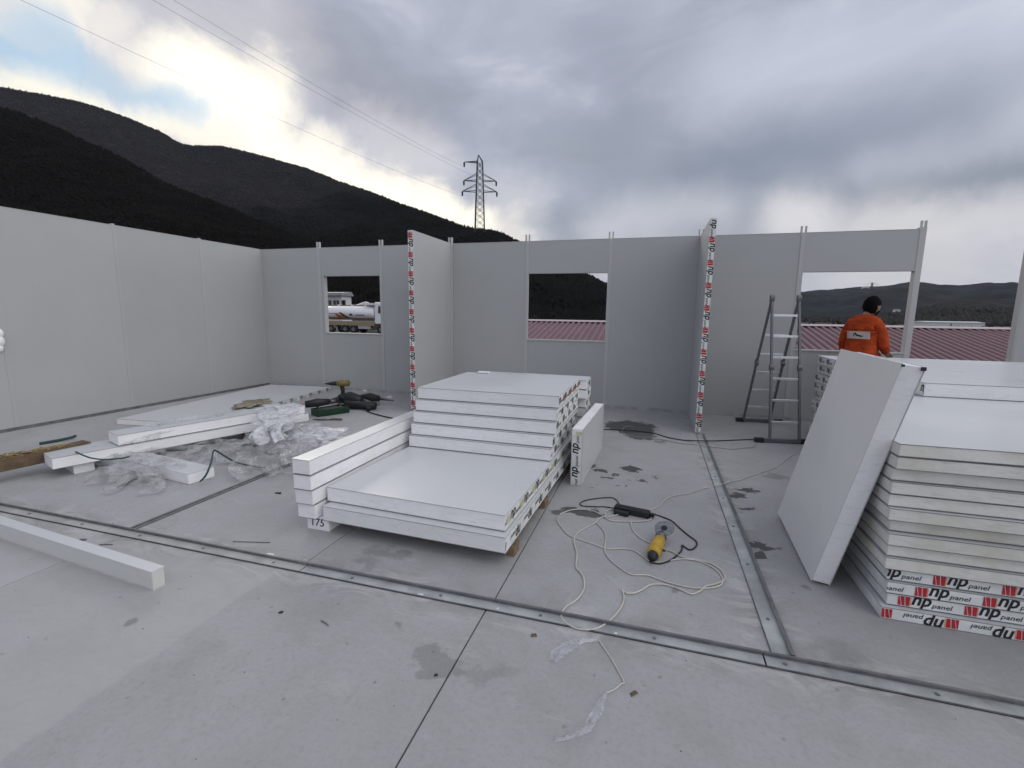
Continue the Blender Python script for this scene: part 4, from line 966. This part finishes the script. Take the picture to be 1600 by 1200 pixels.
for s in (-1, 1): skin_mesh('boot', [(s*.13, -.05, .05), (s*.13, .05, .045), (s*.135, .17, .035), (s*.13, -.03, .14)], [(0, 1), (1, 2), (0, 3)], [.052, .05, .04, .055], M['boot'], per, 0, 1)
# head: turned to the right
hd = bpy.data.objects.new('head', None); 
bm4 = bmesh.new(); bmesh.ops.create_icosphere(bm4, subdivisions=4, radius=1)
for v_ in bm4.verts:
    c = v_.co; f_ = max(0, c.y)
    x_, y_, z_ = c.x*.082, c.y*.102, c.z*.122
    if c.z < 0: x_ *= 1-.22*(-c.z)**1.5; y_ *= 1-.10*(-c.z)
    if c.z < -.2 and c.y < 0: y_ *= .8
    v_.co = (x_, y_, z_)
    if c.y > .9 and -.35 < c.z < .15: v_.co.y += .02*(1-abs(c.x)*4 if abs(c.x) < .25 else 0)
me = bpy.data.meshes.new('head'); bm4.to_mesh(me); bm4.free()
bpy.data.objects.remove(hd)
hx = Matrix.Translation((.03, .095, 1.655)) @ Matrix.Rotation(R_(-16), 4, 'Z') @ Matrix.Rotation(R_(-8), 4, 'X') @ Matrix.Scale(1.04, 4)
ho = link('head', me, per, M['skin_tone'], smooth=True); ho.matrix_local = hx
fm = MB().tube([(0, .100, .005), (0, .118, -.02), (0, .112, -.032)], [.008, .014, .012], 8); fm.build('nose', M['skin_tone'], ho, smooth=True)
for s in (-1, 1):
    MB().tube([(s*.03, .088, .016), (s*.03, .098, .016)], [.012, .008], 10).build('eye', M['navy_ink'], ho, smooth=True)
    MB().tube([(s*.080, -.005, .02), (s*.092, -.012, .005), (s*.082, -.004, -.025)], [.010, .016, .009], 8).build('ear', M['skin_tone'], ho, smooth=True)
MB().tube([(-.022, .098, -.055), (0, .104, -.057), (.022, .098, -.055)], .006, 6).build('mouth', M['red'], ho, smooth=True)
def shell(name, keep, grow, jit):
    b5 = bmesh.new(); bmesh.ops.create_icosphere(b5, subdivisions=5, radius=1)
    for v_ in b5.verts:
        c = v_.co.copy()
        x_, y_, z_ = c.x*.082, c.y*.102, c.z*.122
        if c.z < 0: x_ *= 1-.22*(-c.z)**1.5; y_ *= 1-.10*(-c.z)
        if c.z < -.2 and c.y < 0: y_ *= .8
        g2 = grow(c)+random.uniform(0, jit); v_.co = Vector((x_, y_, z_))*(1+g2)
        v_.tag = not keep(c)
    bmesh.ops.delete(b5, geom=[q for q in b5.verts if q.tag], context='VERTS')
    me = bpy.data.meshes.new(name); b5.to_mesh(me); b5.free(); return link(name, me, ho, M['hair'], smooth=True)
shell('hair', lambda c: (c.z > .28 and c.y < .85 or c.y < .18 and c.z > -.62) and not (abs(c.x) > .9 and c.z < .1 and c.y > -.15), lambda c: .10+.12*max(0, c.z)+.03*max(0, -c.y)+.018*math.sin(9*c.x+3)*math.cos(8*c.z+11*c.y), .035)
shell('beard', lambda c: c.z < -.22 and c.y > .05 and not (c.y > .75 and c.z > -.38) , lambda c: .10, .04)
# print on the back
pb = MB(); n_ = 8
for i in range(n_+1):
    a_ = -.135+.27*i/n_; y_ = -.160+.35*a_*a_*3
    pb.v += [(a_, y_, 1.235), (a_, y_-.004, 1.335)]
pb.f = [(2*i, 2*i+2, 2*i+3, 2*i+1) for i in range(n_)]; pb.m = [0]*n_
bpan = pb.build('back_print', M['patch'], per)
bpan.modifiers.new('sw', 'SHRINKWRAP').target = sw; bpan.modifiers['sw'].offset = .006; bpan.modifiers['sw'].wrap_method = 'PROJECT'; bpan.modifiers['sw'].use_project_y = True; bpan.modifiers['sw'].use_positive_direction = True; bpan.modifiers['sw'].use_negative_direction = True
pk = MB()
sc_ = [(-.06, 1.27), (-.055, 1.315), (-.03, 1.32), (-.02, 1.30), (.0, 1.29), (.03, 1.285), (.06, 1.275), (.095, 1.272), (.095, 1.262), (.03, 1.262), (-.02, 1.272), (-.045, 1.30), (-.045, 1.27)]
pk.v = [(a_, -.18, b_) for a_, b_ in sc_]; pk.f = [tuple(range(len(sc_)))]; pk.m = [0]
mk = pk.build('back_mark', M['ink'], per)
bm6 = bmesh.new(); bm6.from_mesh(mk.data); bmesh.ops.triangulate(bm6, faces=bm6.faces[:]); bm6.to_mesh(mk.data); bm6.free()
mk.modifiers.new('sw', 'SHRINKWRAP').target = sw; mk.modifiers['sw'].offset = .009; mk.modifiers['sw'].wrap_method = 'PROJECT'; mk.modifiers['sw'].use_project_y = True; mk.modifiers['sw'].use_positive_direction = True

# ================================================================== RED ROOF next door
YR, ZR = 22.0, 1.245
dv = ray(1002, 348); SL = dv.z/dv.y
rb = thing('shed', 'long low shed with a dusty red ribbed metal roof behind the wall', 'shed', (0, YR, 0))
YE = 9.6; LR = YR-YE
def sheet_mesh():
    b = MB(); n = 4; p_ = .25; 
    def zz_(y): return -(-y)*SL
    prof = []
    for k in range(n):
        x_ = k*p_; prof += [(x_, 0), (x_+.135, 0), (x_+.150, .075), (x_+.215, .075), (x_+p_, 0)]
    pr = [];
    for q in prof:
        if not pr or pr[-1] != q: pr.append(q)
    m_ = len(pr); vs = []
    for y_ in (0, -LR):
        vs += [(a_, y_, y_*SL+h_) for a_, h_ in pr]
    return b.add(vs, [(i, i+1, m_+i+1, m_+i) for i in range(m_-1)]).mesh('sheet')
shm = sheet_mesh(); bk = None
for k in range(-9, 30):
    o = link('roof_sheet', shm, rb, M['roof_red']); o.location = (k*1.0, 0, ZR)
    o = link('roof_sheet', shm, rb, M['roof_red']); o.location = (k*1.0+1, 0, ZR); o.rotation_euler = (0, 0, math.pi)
MB().hexa([(-9, -.22, ZR-.22*SL+.080), (30, -.22, ZR-.22*SL+.080), (30, 0, ZR+.10), (-9, 0, ZR+.10), (-9, -.22, ZR-.22*SL+.092), (30, -.22, ZR-.22*SL+.092), (30, 0, ZR+.12), (-9, 0, ZR+.12)]).build('ridge_cap', M['ridge'], rb)
MB().hexa([(-9, 0, ZR+.10), (30, 0, ZR+.10), (30, .22, ZR-.22*SL+.080), (-9, .22, ZR-.22*SL+.080), (-9, 0, ZR+.12), (30, 0, ZR+.12), (30, .22, ZR-.22*SL+.092), (-9, .22, ZR-.22*SL+.092)]).build('ridge_cap', M['ridge'], rb)
MB().box(-8.8, 29.8, -LR+.3, LR-.3, -3.7, ZR-LR*SL-.02).build('wall', M['render_wall'], rb)

# ================================================================== TANKER and site building seen through the left window
GZ = -.98; YT = 48.0
tx = lambda px, py=495: Y(px, py, YT).x
tz = lambda px, py: Y(px, py, YT).z
x0, x1 = tx(505), tx(583); xc0, xc1 = tx(582), tx(612)
tk_ = thing('tanker_truck', 'white tanker truck with orange and brown stripe seen through the left window', 'truck', (x0, YT, GZ), R_(0))
o_ = Vector((x0, YT, GZ))
zt, zb_ = tz(540, 478)-GZ, tz(540, 500)-GZ
Lk = x1-x0; cz = (zt+zb_)/2; ra = (zt-zb_)/2
def ell(name, a_, b_, mt_, s=1.0, phi0=0, phi1=360, parent=tk_, taper=True):
    b = MB(); n = 28; vs = []
    st = [(a_, .82), (a_+.12, .96), (a_+.3, 1), (b_-.3, 1), (b_-.12, .96), (b_, .82)] if taper else [(a_, 1), (b_, 1)]
    closed = phi1-phi0 >= 360; cnt = n if closed else n+1
    for x_, k in st:
        for i in range(cnt):
            t_ = R_(phi0+(phi1-phi0)*i/n); vs.append((x_, 1.15+1.2*s*k*math.cos(t_), cz+ra*s*k*math.sin(t_)))
    fs = []
    for j in range(len(st)-1):
        for i in range(n): fs.append((j*cnt+i, j*cnt+(i+1) % cnt, (j+1)*cnt+(i+1) % cnt, (j+1)*cnt+i))
    if closed: fs += [tuple(range(n)), tuple(range((len(st)-1)*n, len(st)*n))]
    return b.add(vs, fs).build(name, mt_, parent, smooth=True)
ell('tank', 0, Lk, M['white_paint'])
# stripes follow the curve of the tank side (camera side is -y, i.e. phi about 180..270)
def band(name, xs_a, xs_b, p0, p1, mt_, s=1.012):
    b = MB(); n = 8; vs = []
    for i in range(n+1):
        u = i/n; t_ = R_(p0+(p1-p0)*u)
        y_, z_ = 1.15+1.2*s*math.cos(t_), cz+ra*s*math.sin(t_)
        vs += [(xs_a[0]*(1-u)+xs_a[1]*u, y_, z_), (xs_b[0]*(1-u)+xs_b[1]*u, y_, z_)]
    return b.add(vs, [(2*i, 2*i+1, 2*i+3, 2*i+2) for i in range(n)]).build(name, mt_, tk_)
px_ = lambda a_: tx(a_)-x0
band('stripe', (px_(510), px_(510)), (px_(528), px_(538)), 183, 222, M['truck_orange'])
band('stripe', (px_(513), px_(514)), (px_(523), px_(527)), 188, 218, M['white_paint'], 1.02)
band('stripe', (px_(529), px_(539)), (px_(534), px_(545)), 176, 222, M['truck_brown'])
band('stripe', (px_(508), px_(508)), (px_(582), px_(582)), 222, 236, M['tan'], 1.03)
band('logo_mark', (px_(547), px_(546)), (px_(549), px_(552)), 183, 200, M['navy_ink'], 1.02)
band('lettering', (px_(555), px_(555)), (px_(570), px_(570)), 193, 199, M['navy_ink'], 1.02)
MB().box(.3, Lk-.3, .95, 1.35, zt-.02, zt+.12).build('walkway', M['tan'], tk_)
for i in range(3): MB().tube([(Lk*(.22+.27*i), 1.15, zt-.02), (Lk*(.22+.27*i), 1.15, zt+.16)], .25, 14).build('hatch', M['white_paint'], tk_)
MB().box(.1, Lk+.1, -.02, 2.3, zb_-.62, zb_-.16).build('side_rail', M['tan'], tk_)
MB().box(.0, Lk+1.6, .5, 1.8, .75, zb_-.42).build('chassis', M['truck_brown'], tk_)
MB().box(.4, 1.5, .05, .4, .55, .85).build('locker', M['zinc'], tk_)
MB().box(px_(559), px_(578), .02, .5, .55, 1.05).build('locker', M['zinc'], tk_)
for xx in (px_(516), px_(538), px_(551), px_(594)):
    for yy in (.02, 1.95):
        w = MB(); w.tube([(xx, yy, .50), (xx, yy+.32, .50)], .50, 22); wo = w.build('wheel', M['rubber'], tk_)
        MB().tube([(xx, yy-.02, .50), (xx, yy+.0, .50)], .22, 16).build('rim', M['dark_zinc'], wo)
    MB().tube([(xx+.62*math.cos(R_(a_)), .2, .5+.62*math.sin(R_(a_))) for a_ in range(20, 161, 14)], .05, 6).build('mudguard', M['zinc'], tk_)
ca, cb = xc0-x0+.25, xc1-x0
ct = tz(590, 472)-GZ
MB().hexa([(ca, 0, 1.15), (cb, 0, 1.15), (cb, 2.3, 1.15), (ca, 2.3, 1.15), (ca, .04, ct), (cb-.35, .04, ct-.15), (cb-.35, 2.26, ct-.15), (ca, 2.26, ct)]).build('cab', M['white_paint'], tk_, bevel=.08)
cw = tx(591)-x0
MB().hexa([(cw, -.02, ct-1.25), (cb-.15, -.02, ct-1.25), (cb-.15, 0, ct-1.25), (cw, 0, ct-1.25), (cw+.05, -.01, ct-.45), (cb-.35, -.01, ct-.45), (cb-.35, .02, ct-.45), (cw+.05, .02, ct-.45)]).build('side_window', M['glass'], tk_)
MB().box(ca-1.4, ca-.02, .15, 2.15, ct-.28, ct-.12).build('roof_fairing', M['white_paint'], tk_)
MB().box(ca-.3, cb-.1, .05, 2.2, .45, 1.12).build('lower_cab', M['truck_brown'], tk_)

YB = 78.0
bx0, bx1 = Y(480, 465, YB).x, Y(549, 470, YB+3).x
sb_ = thing('site_building', 'pale low building with dark roof and tall windows behind the tanker', 'building', (bx0, YB, -1.0))
Lb = bx1-bx0; zr = Y(545, 462, YB).z+1; ze = Y(545, 476, YB).z+1-3
MB().box(0, Lb, 0, 3, 0, zr).build('wall', M['render_wall'], sb_)
MB().hexa([(-.5, -.6, zr), (Lb+.4, -.6, zr), (Lb+.4, 3.4, zr), (-.5, 3.4, zr), (-.2, 0, zr+.55), (Lb+.1, 0, zr+.55), (Lb+.1, 3, zr+.8), (-.2, 3, zr+.8)]).build('roof', M['dark_zinc'], sb_)
for k, a_ in enumerate((511, 516, 523, 528, 536, 538)):
    q = Y(a_, 468, YB).x-bx0
    f_ = MB().box(q-.35, q+.35, -.06, 0.02, zr-2.6, zr-.8).build('window_frame', M['zinc'], sb_)
    MB().box(q-.28, q+.28, -.08, -.061, zr-2.5, zr-.9).build('pane', M['glass'], f_)
MB().box(Y(525, 470, YB).x-bx0, Y(535, 470, YB).x-bx0, -.05, -.001, zr-3.4, zr-2.9).build('sign_board', M['dark_zinc'], sb_)
hg = thing('storage_tarp', 'grey rounded tarpaulin heap behind the tanker cab', 'tarp', tuple(Y(572, 479, 56)[:2])+(-1.0,), 0)
MB().tube([(-1.8, 0, 1.9), (-1.2, 0, 2.5), (0, 0, 2.7), (1.0, 0, 2.5), (1.9, 0, 2.0)], [.5, 1.0, 1.2, 1.0, .5], 14).build('cover', M['zinc'], hg, smooth=True)
MB().box(-1.7, 1.7, -.8, .8, 0, 2.4).build('load', M['dark_zinc'], hg)

# ================================================================== HILLS
def interp_profile(pts):
    az, tel = [], []
    for px, py in pts:
        d = ray(px, py); az.append(math.atan2(d.x, d.y)); tel.append(d.z/math.hypot(d.x, d.y))
    i = np.argsort(az); return np.array(az)[i], np.array(tel)[i]
def fbm(x, y, s, oct_=5, seed=0):
    r = np.zeros_like(x); a = 1.0; rs = np.random.RandomState(seed)
    for o in range(oct_):
        for _ in range(3):
            th = rs.uniform(0, 6.28); ph_ = rs.uniform(0, 6.28)
            r += a*np.sin((x*math.cos(th)+y*math.sin(th))/s*6.28+ph_+.8*np.sin((x*math.sin(th)-y*math.cos(th))/s*4.1+ph_))
        a *= .5; s *= .5
    return r/3
def hill(name, prof, rad, r0f, back, mat, amp, seed, n_az=520, n_r=90, az_ext=(), pw=1.15):
    az, tel = interp_profile(prof)
    if az_ext:
        for a_, t_ in az_ext: az = np.append(az, R_(a_)); tel = np.append(tel, t_)
        i = np.argsort(az); az, tel = az[i], tel[i]
    A = np.linspace(az.min(), az.max(), n_az); T = np.interp(A, az, tel); k = np.array([1, 2, 3, 2, 1])/9
    T = np.convolve(np.pad(T, 2, 'edge'), k, 'valid')
    Rc = rad(np.degrees(A)); zc = 1.65+T*Rc
    s = np.concatenate([np.linspace(0, 1, n_r), np.linspace(1, 1+back, 24)[1:]])
    gz = -4.5
    AA, SS = np.meshgrid(A, s); RR = Rc[None, :]*(r0f+(1-r0f)*np.minimum(SS, 1)+np.maximum(SS-1, 0))
    u = np.minimum(SS, 1); hz = gz+(zc[None, :]-gz)*(u**pw)*(1-.0*u)
    b_ = np.maximum(SS-1, 0)/back; hz = np.where(SS > 1, zc[None, :]*np.clip(1-b_, 0, 1)**1.4+gz*b_, hz)
    X, Yy = RR*np.sin(AA), RR*np.cos(AA)
    nz = fbm(X, Yy, amp*14, 5, seed)*amp*np.minimum(1, u*3)*np.clip(abs(1-SS)*8+.10, 0, 1)
    hz = hz + nz*np.where(SS < 1, (1-.35*u), .05)
    v = np.stack([X, Yy, hz], -1).reshape(-1, 3); n = len(A)
    f = [(j*n+i, j*n+i+1, (j+1)*n+i+1, (j+1)*n+i) for j in range(len(s)-1) for i in range(n-1)]
    me = bpy.data.meshes.new(name); me.from_pydata(v.tolist(), [], f); me.update()
    for p_ in me.polygons: p_.use_smooth = True
    o = structure(link(name, me, None, mat))
    return o, (A, s, X, Yy, hz)
ICO = None
def clumps(name, data, count, size, mat, label, srange=(.05, 1.0), azr=None, dens_pow=1.0, group=None, tall=1.3, cat='woodland'):
    global ICO
    if ICO is None:
        ICO = (np.array([(1., 0, 0), (0, 1, 0), (-1, 0, 0), (0, -1, 0), (0, 0, 1), (0, 0, -1)]), np.array([(0, 1, 4), (1, 2, 4), (2, 3, 4), (3, 0, 4), (1, 0, 5), (2, 1, 5), (3, 2, 5), (0, 3, 5)]))
    A, s, X, Yy, Z = data; rs = np.random.RandomState(len(name)+count)
    a = rs.uniform(0, len(A)-1.01, count)
    if azr: a = np.interp(rs.uniform(R_(azr[0]), R_(azr[1]), count), A, np.arange(len(A)))
    b = np.interp(srange[0]+(srange[1]-srange[0])*rs.uniform(0, 1, count)**dens_pow, s, np.arange(len(s)))
    i, j = a.astype(int), b.astype(int); fa, fb = a-i, b-j; i2, j2 = np.minimum(i+1, len(A)-1), np.minimum(j+1, len(s)-1)
    def lerp(Q): return (Q[j, i]*(1-fa)+Q[j, i2]*fa)*(1-fb)+(Q[j2, i]*(1-fa)+Q[j2, i2]*fa)*fb
    c = np.stack([lerp(X), lerp(Yy), lerp(Z)], -1)
    r = rs.uniform(size[0], size[1], count)
    sc = np.stack([r*rs.uniform(.7, 1.2, count), r*rs.uniform(.7, 1.2, count), r*tall*rs.uniform(.7, 1.3, count)], -1)
    jit = 1+rs.uniform(-.35, .35, (count, 6, 1))
    v = (ICO[0][None]*jit)*sc[:, None, :] + c[:, None, :] + np.array([0, 0, .05])*r[:, None, None]
    f = ICO[1][None]+(np.arange(count)*6)[:, None, None]
    me = bpy.data.meshes.new(name); v = v.reshape(-1, 3); f = f.reshape(-1, 3)
    me.vertices.add(len(v)); me.vertices.foreach_set('co', v.ravel()); me.loops.add(f.size); me.loops.foreach_set('vertex_index', f.ravel().astype(np.int32))
    me.polygons.add(len(f)); me.polygons.foreach_set('loop_start', np.arange(0, f.size, 3, dtype=np.int32)); me.polygons.foreach_set('loop_total', np.full(len(f), 3, dtype=np.int32))
    me.update(calc_edges=True); me.validate()
    o = link(name, me, None, mat); return tag(o, label, cat, group, 'stuff')
big = [(0, 137), (60, 147), (110, 157), (150, 168), (200, 185), (250, 206), (282, 226), (300, 229), (345, 229), (375, 236), (410, 245), (480, 264), (530, 285), (580, 302), (620, 318), (670, 336), (710, 352), (745, 362), (775, 366), (800, 376), (850, 397), (905, 427), (947, 446), (1000, 462), (1060, 474), (1120, 486)]
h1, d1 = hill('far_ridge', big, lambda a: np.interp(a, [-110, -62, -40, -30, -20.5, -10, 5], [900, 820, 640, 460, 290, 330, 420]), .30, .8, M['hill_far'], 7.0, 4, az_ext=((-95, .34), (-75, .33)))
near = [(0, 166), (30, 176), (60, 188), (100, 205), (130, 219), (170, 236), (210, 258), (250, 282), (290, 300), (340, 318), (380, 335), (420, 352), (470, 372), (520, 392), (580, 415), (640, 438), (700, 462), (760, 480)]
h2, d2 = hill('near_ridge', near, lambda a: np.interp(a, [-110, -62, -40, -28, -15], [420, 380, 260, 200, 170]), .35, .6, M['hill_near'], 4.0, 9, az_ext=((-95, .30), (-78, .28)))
right = [(960, 470), (1100, 466), (1255, 456), (1285, 452), (1300, 454), (1340, 448), (1380, 447), (1420, 442), (1436, 441), (1470, 445), (1500, 446), (1530, 443), (1590, 443), (1640, 444), (1720, 448), (1900, 450)]
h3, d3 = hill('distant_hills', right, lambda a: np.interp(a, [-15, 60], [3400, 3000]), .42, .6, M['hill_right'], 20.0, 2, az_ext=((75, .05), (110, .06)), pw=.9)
mid_ = [(940, 520), (1100, 505), (1250, 505), (1330, 503), (1400, 490), (1460, 473), (1510, 468), (1560, 474), (1620, 488), (1750, 492), (1900, 495)]
h4, d4 = hill('valley_slope', mid_, lambda a: np.interp(a, [-15, 60], [1300, 1100]), .45, .5, M['slope'], 6.0, 12, az_ext=((75, .0),), pw=1.2)
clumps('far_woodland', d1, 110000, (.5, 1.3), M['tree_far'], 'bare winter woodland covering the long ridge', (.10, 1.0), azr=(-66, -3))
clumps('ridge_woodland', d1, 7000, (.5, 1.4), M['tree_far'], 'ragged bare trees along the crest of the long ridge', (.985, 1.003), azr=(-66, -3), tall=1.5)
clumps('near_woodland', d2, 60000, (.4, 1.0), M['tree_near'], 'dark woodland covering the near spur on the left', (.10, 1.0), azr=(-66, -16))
clumps('right_woodland', d4, 16000, (2, 5), M['tree_line'], 'dark trees over the valley slope on the right', (.02, .62), azr=(-12, 40), tall=1.0)
# valley tree belt just beyond the shed: individual dark trees
def belt_tree(px, py, r, hgt, k):
    q = D(px, py, r); gz = float(ground_z(np.array(q.x), np.array(q.y))); top = q.z
    t = thing('bare_tree', '', 'tree', (q.x, q.y, gz-.3), random.uniform(0, 6), 'dark bare trees beyond the red roof')
    H_ = max(3.0, top-gz+.3); b = MB(); b.tube([(0, 0, 0), (.1, 0, H_*.4), (0, .1, H_*.75)], [.22, .14, .05], 6)
    for i in range(5):
        a_ = random.uniform(0, 6.3); b.tube([(0, 0, H_*(.3+.1*i)), (math.cos(a_)*H_*.15, math.sin(a_)*H_*.15, H_*(.5+.1*i))], [.07, .02], 4)
    b.build('trunk', M['tree_line'], t)
    bmx = MB()
    for i in range(150):
        while True:
            c = Vector((random.uniform(-1, 1), random.uniform(-1, 1), random.uniform(-1, 1)))
            if c.length < 1: break
        c = Vector((c.x*H_*.34, c.y*H_*.34, H_*.60+c.z*H_*.40)); s = random.uniform(.15, .5)
        vs = [c+Vector((random.uniform(-s, s), random.uniform(-s, s), random.uniform(-s, s))) for _ in range(4)]
        bmx.add(vs, [(0, 1, 2), (0, 2, 3), (0, 3, 1), (1, 3, 2)])
    bmx.build('crown', M['tree_line'], t)
    return t
sp = [(1130, 512), (1240, 508), (1268, 503), (1287, 506), (1309, 500), (1331, 504), (1352, 497), (1374, 500), (1396, 505), (1420, 508), (1447, 506), (1470, 510), (1494, 507), (1519, 511), (1544, 508), (1571, 512), (930, 500), (898, 503), (862, 500), (832, 498)]
names = ['behind the ladder top', 'at the left jamb of the wide window', 'right of the left jamb of the wide window', 'left of the person over the roof', 'just left of the shoulder of the person', 'behind the shoulder of the person', 'right behind the head of the person', 'right of the head of the person', 'left of the end post', 'just behind the end post',
         'first one right of the end post', 'second one right of the end post', 'third one right of the end post', 'fourth one right of the end post', 'fifth one right of the end post', 'nearest to the right-hand wall panel', 'right side of the central window', 'centre right of the central window', 'centre left of the central window', 'left side of the central window']
for k, (a_, b_) in enumerate(sp):
    t = belt_tree(a_, b_, 70+(k*37) % 50, 6, k); t['label'] = 'dark bare tree over the red roof, '+names[k]
for k, (a_, b_, lab) in enumerate([(1352, 450.5, 'tiny white house high on the distant hill left of the head'), (1401, 486, 'tiny white house in the valley right of the head'), (1572, 492, 'pale farm building at the foot of the distant hill on the right'), (1480, 505.5, 'long pale shed roof low behind the end post')]):
    r = [2900, 1200, 1050, 420][k]; q = D(a_, b_, r); w_ = [30, 11, 22, 34][k]; h_ = [9, 4, 4, 1.6][k]
    hs = thing('farm_house', lab, 'house', tuple(q), R_(10))
    MB().box(-w_/2, w_/2, -w_/5, w_/5, -h_*3, h_*.5).build('wall', M['render_wall'], hs)
    MB().hexa([(-w_/2-.5, -w_/5-.5, h_*.5), (w_/2+.5, -w_/5-.5, h_*.5), (w_/2+.5, w_/5+.5, h_*.5), (-w_/2-.5, w_/5+.5, h_*.5), (-w_/2, -.2, h_*.9), (w_/2, -.2, h_*.9), (w_/2, .2, h_*.9), (-w_/2, .2, h_*.9)]).build('roof', M['dark_zinc'] if k != 3 else M['render_wall'], hs)

# thin valley air: one closed box round camera and scene, even density
hz = MB().box(-2600, 5600, -1800, 5600, -48.5, 420).build('haze', None)
mt = bpy.data.materials.new('haze_air'); mt.use_nodes = True; mt.node_tree.nodes.clear()
pv = mt.node_tree.nodes.new('ShaderNodeVolumePrincipled'); pv.inputs['Color'].default_value = (.80, .86, .95, 1); pv.inputs['Density'].default_value = .000035
mo = mt.node_tree.nodes.new('ShaderNodeOutputMaterial'); mt.node_tree.links.new(pv.outputs[0], mo.inputs['Volume'])
hz.data.materials.append(mt); tag(hz, 'thin pale haze filling the valley air', None, None, 'stuff')

# ================================================================== PYLONS AND WIRES
def pylon(name, label, base_pt, top_z, half_b, half_t, wd, arms, rot_):
    t = thing(name, label, 'pylon', tuple(base_pt), rot_); H_ = top_z-base_pt[2]
    b = MB()
    def leg(sx_, sy_, f_): h2 = half_b+(half_t-half_b)*f_; return Vector((sx_*h2, sy_*h2, H_*f_))
    for sx_ in (-1, 1):
        for sy_ in (-1, 1):
            MB().bar(leg(sx_, sy_, 0), leg(sx_, sy_, .93), wd, wd).build('leg', M['steel_pylon'], t)
    n = 14
    for i in range(n):
        f0, f1 = .93*i/n, .93*(i+1)/n
        for c in (((-1, -1), (1, -1)), ((1, -1), (1, 1)), ((1, 1), (-1, 1)), ((-1, 1), (-1, -1))):
            b.bar(leg(*c[0], f0), leg(*c[1], f1), wd*.5, wd*.5); b.bar(leg(*c[1], f0), leg(*c[0], f1), wd*.5, wd*.5)
    b.build('lattice', M['steel_pylon'], t)
    for sx_ in (-1, 1):
        for sy_ in (-1, 1): MB().bar(leg(sx_, sy_, .93), Vector((-half_t*.6, 0, H_)), wd*.8, wd*.8).build('peak', M['steel_pylon'], t)
    tips = []
    for (s, f_, ln, kind) in arms:
        a_ = MB(); tip = Vector((s*ln, 0, H_*f_))
        for sy_ in (-1, 1):
            a_.bar(leg(s, sy_, f_), tip, wd*.7, wd*.7)
            a_.bar(leg(s, sy_, min(.93, f_+.07)), tip, wd*.55, wd*.55)
        a_.build('cross_arm', M['steel_pylon'], t)
        MB().tube([tip, tip-Vector((0, 0, H_*.012)), tip-Vector((0, 0, H_*.05))], [wd*.4, wd*1.4, wd*1.0], 6).build('insulator', M['steel_pylon'], t)
        tips.append(tip-Vector((0, 0, H_*.05)))
    return t, tips
rp = 262.0
pb_ = D(749.5, 392, rp); pt_ = D(748, 242, rp)
axp = math.radians(18)
pyl, tips = pylon('lattice_pylon', 'steel lattice pylon standing on the ridge left of centre', (pb_.x, pb_.y, pb_.z), pt_.z, 2.9, 1.25, .40,
    [(-1, .925, 8.2, 0), (-1, .735, 8.4, 0), (1, .735, 8.6, 0), (-1, .625, 9.2, 0), (1, .625, 9.0, 0)], axp)
bpy.context.view_layer.update()
# replace the two middle arms' lengths is not needed: wires start at three left tips
mwp = pyl.matrix_world
starts = [Vector(mwp @ tips[0]), Vector(mwp @ tips[2]), Vector(mwp @ tips[3])]
ends = [((275, 0), (500, 135), 'uppermost'), ((210, 0), (400, 130), 'middle'), ((30, 0), (250, 105), 'lowest')]
for st, (e1, e2, lab) in zip(starts, ends):
    d1_ = ray(*e1); px2 = (e1[0]-(e2[0]-e1[0])*.8, e1[1]-(e2[1]-e1[1])*.8)
    En = D(px2[0], px2[1], 75)
    N = 40; w = []
    # sag chosen so that the wire passes through the measured picture point
    for i in range(N+1):
        u = i/N; q = st.lerp(En, u); q.z -= 4.2*4*u*(1-u)*.35; w.append(q-st)
    t = thing('power_line', lab+' of the three power wires running from the pylon to the upper left', 'wire', tuple(st), 0, 'power wires from the pylon')
    MB().tube(w, [.040-.022*i/N for i in range(N+1)], 5).build('wire', M['wire'], t)
rp2 = 3050.0
q = D(1362, 450, rp2); q2 = D(1362, 441.5, rp2)
pylon('lattice_pylon', 'tiny pylon on the distant hill above the person', tuple(q), q2.z, 4, 2.0, .9, [(-1, .7, 34, 0), (1, .7, 34, 0), (-1, .95, 16, 0), (1, .95, 16, 0)], R_(10))
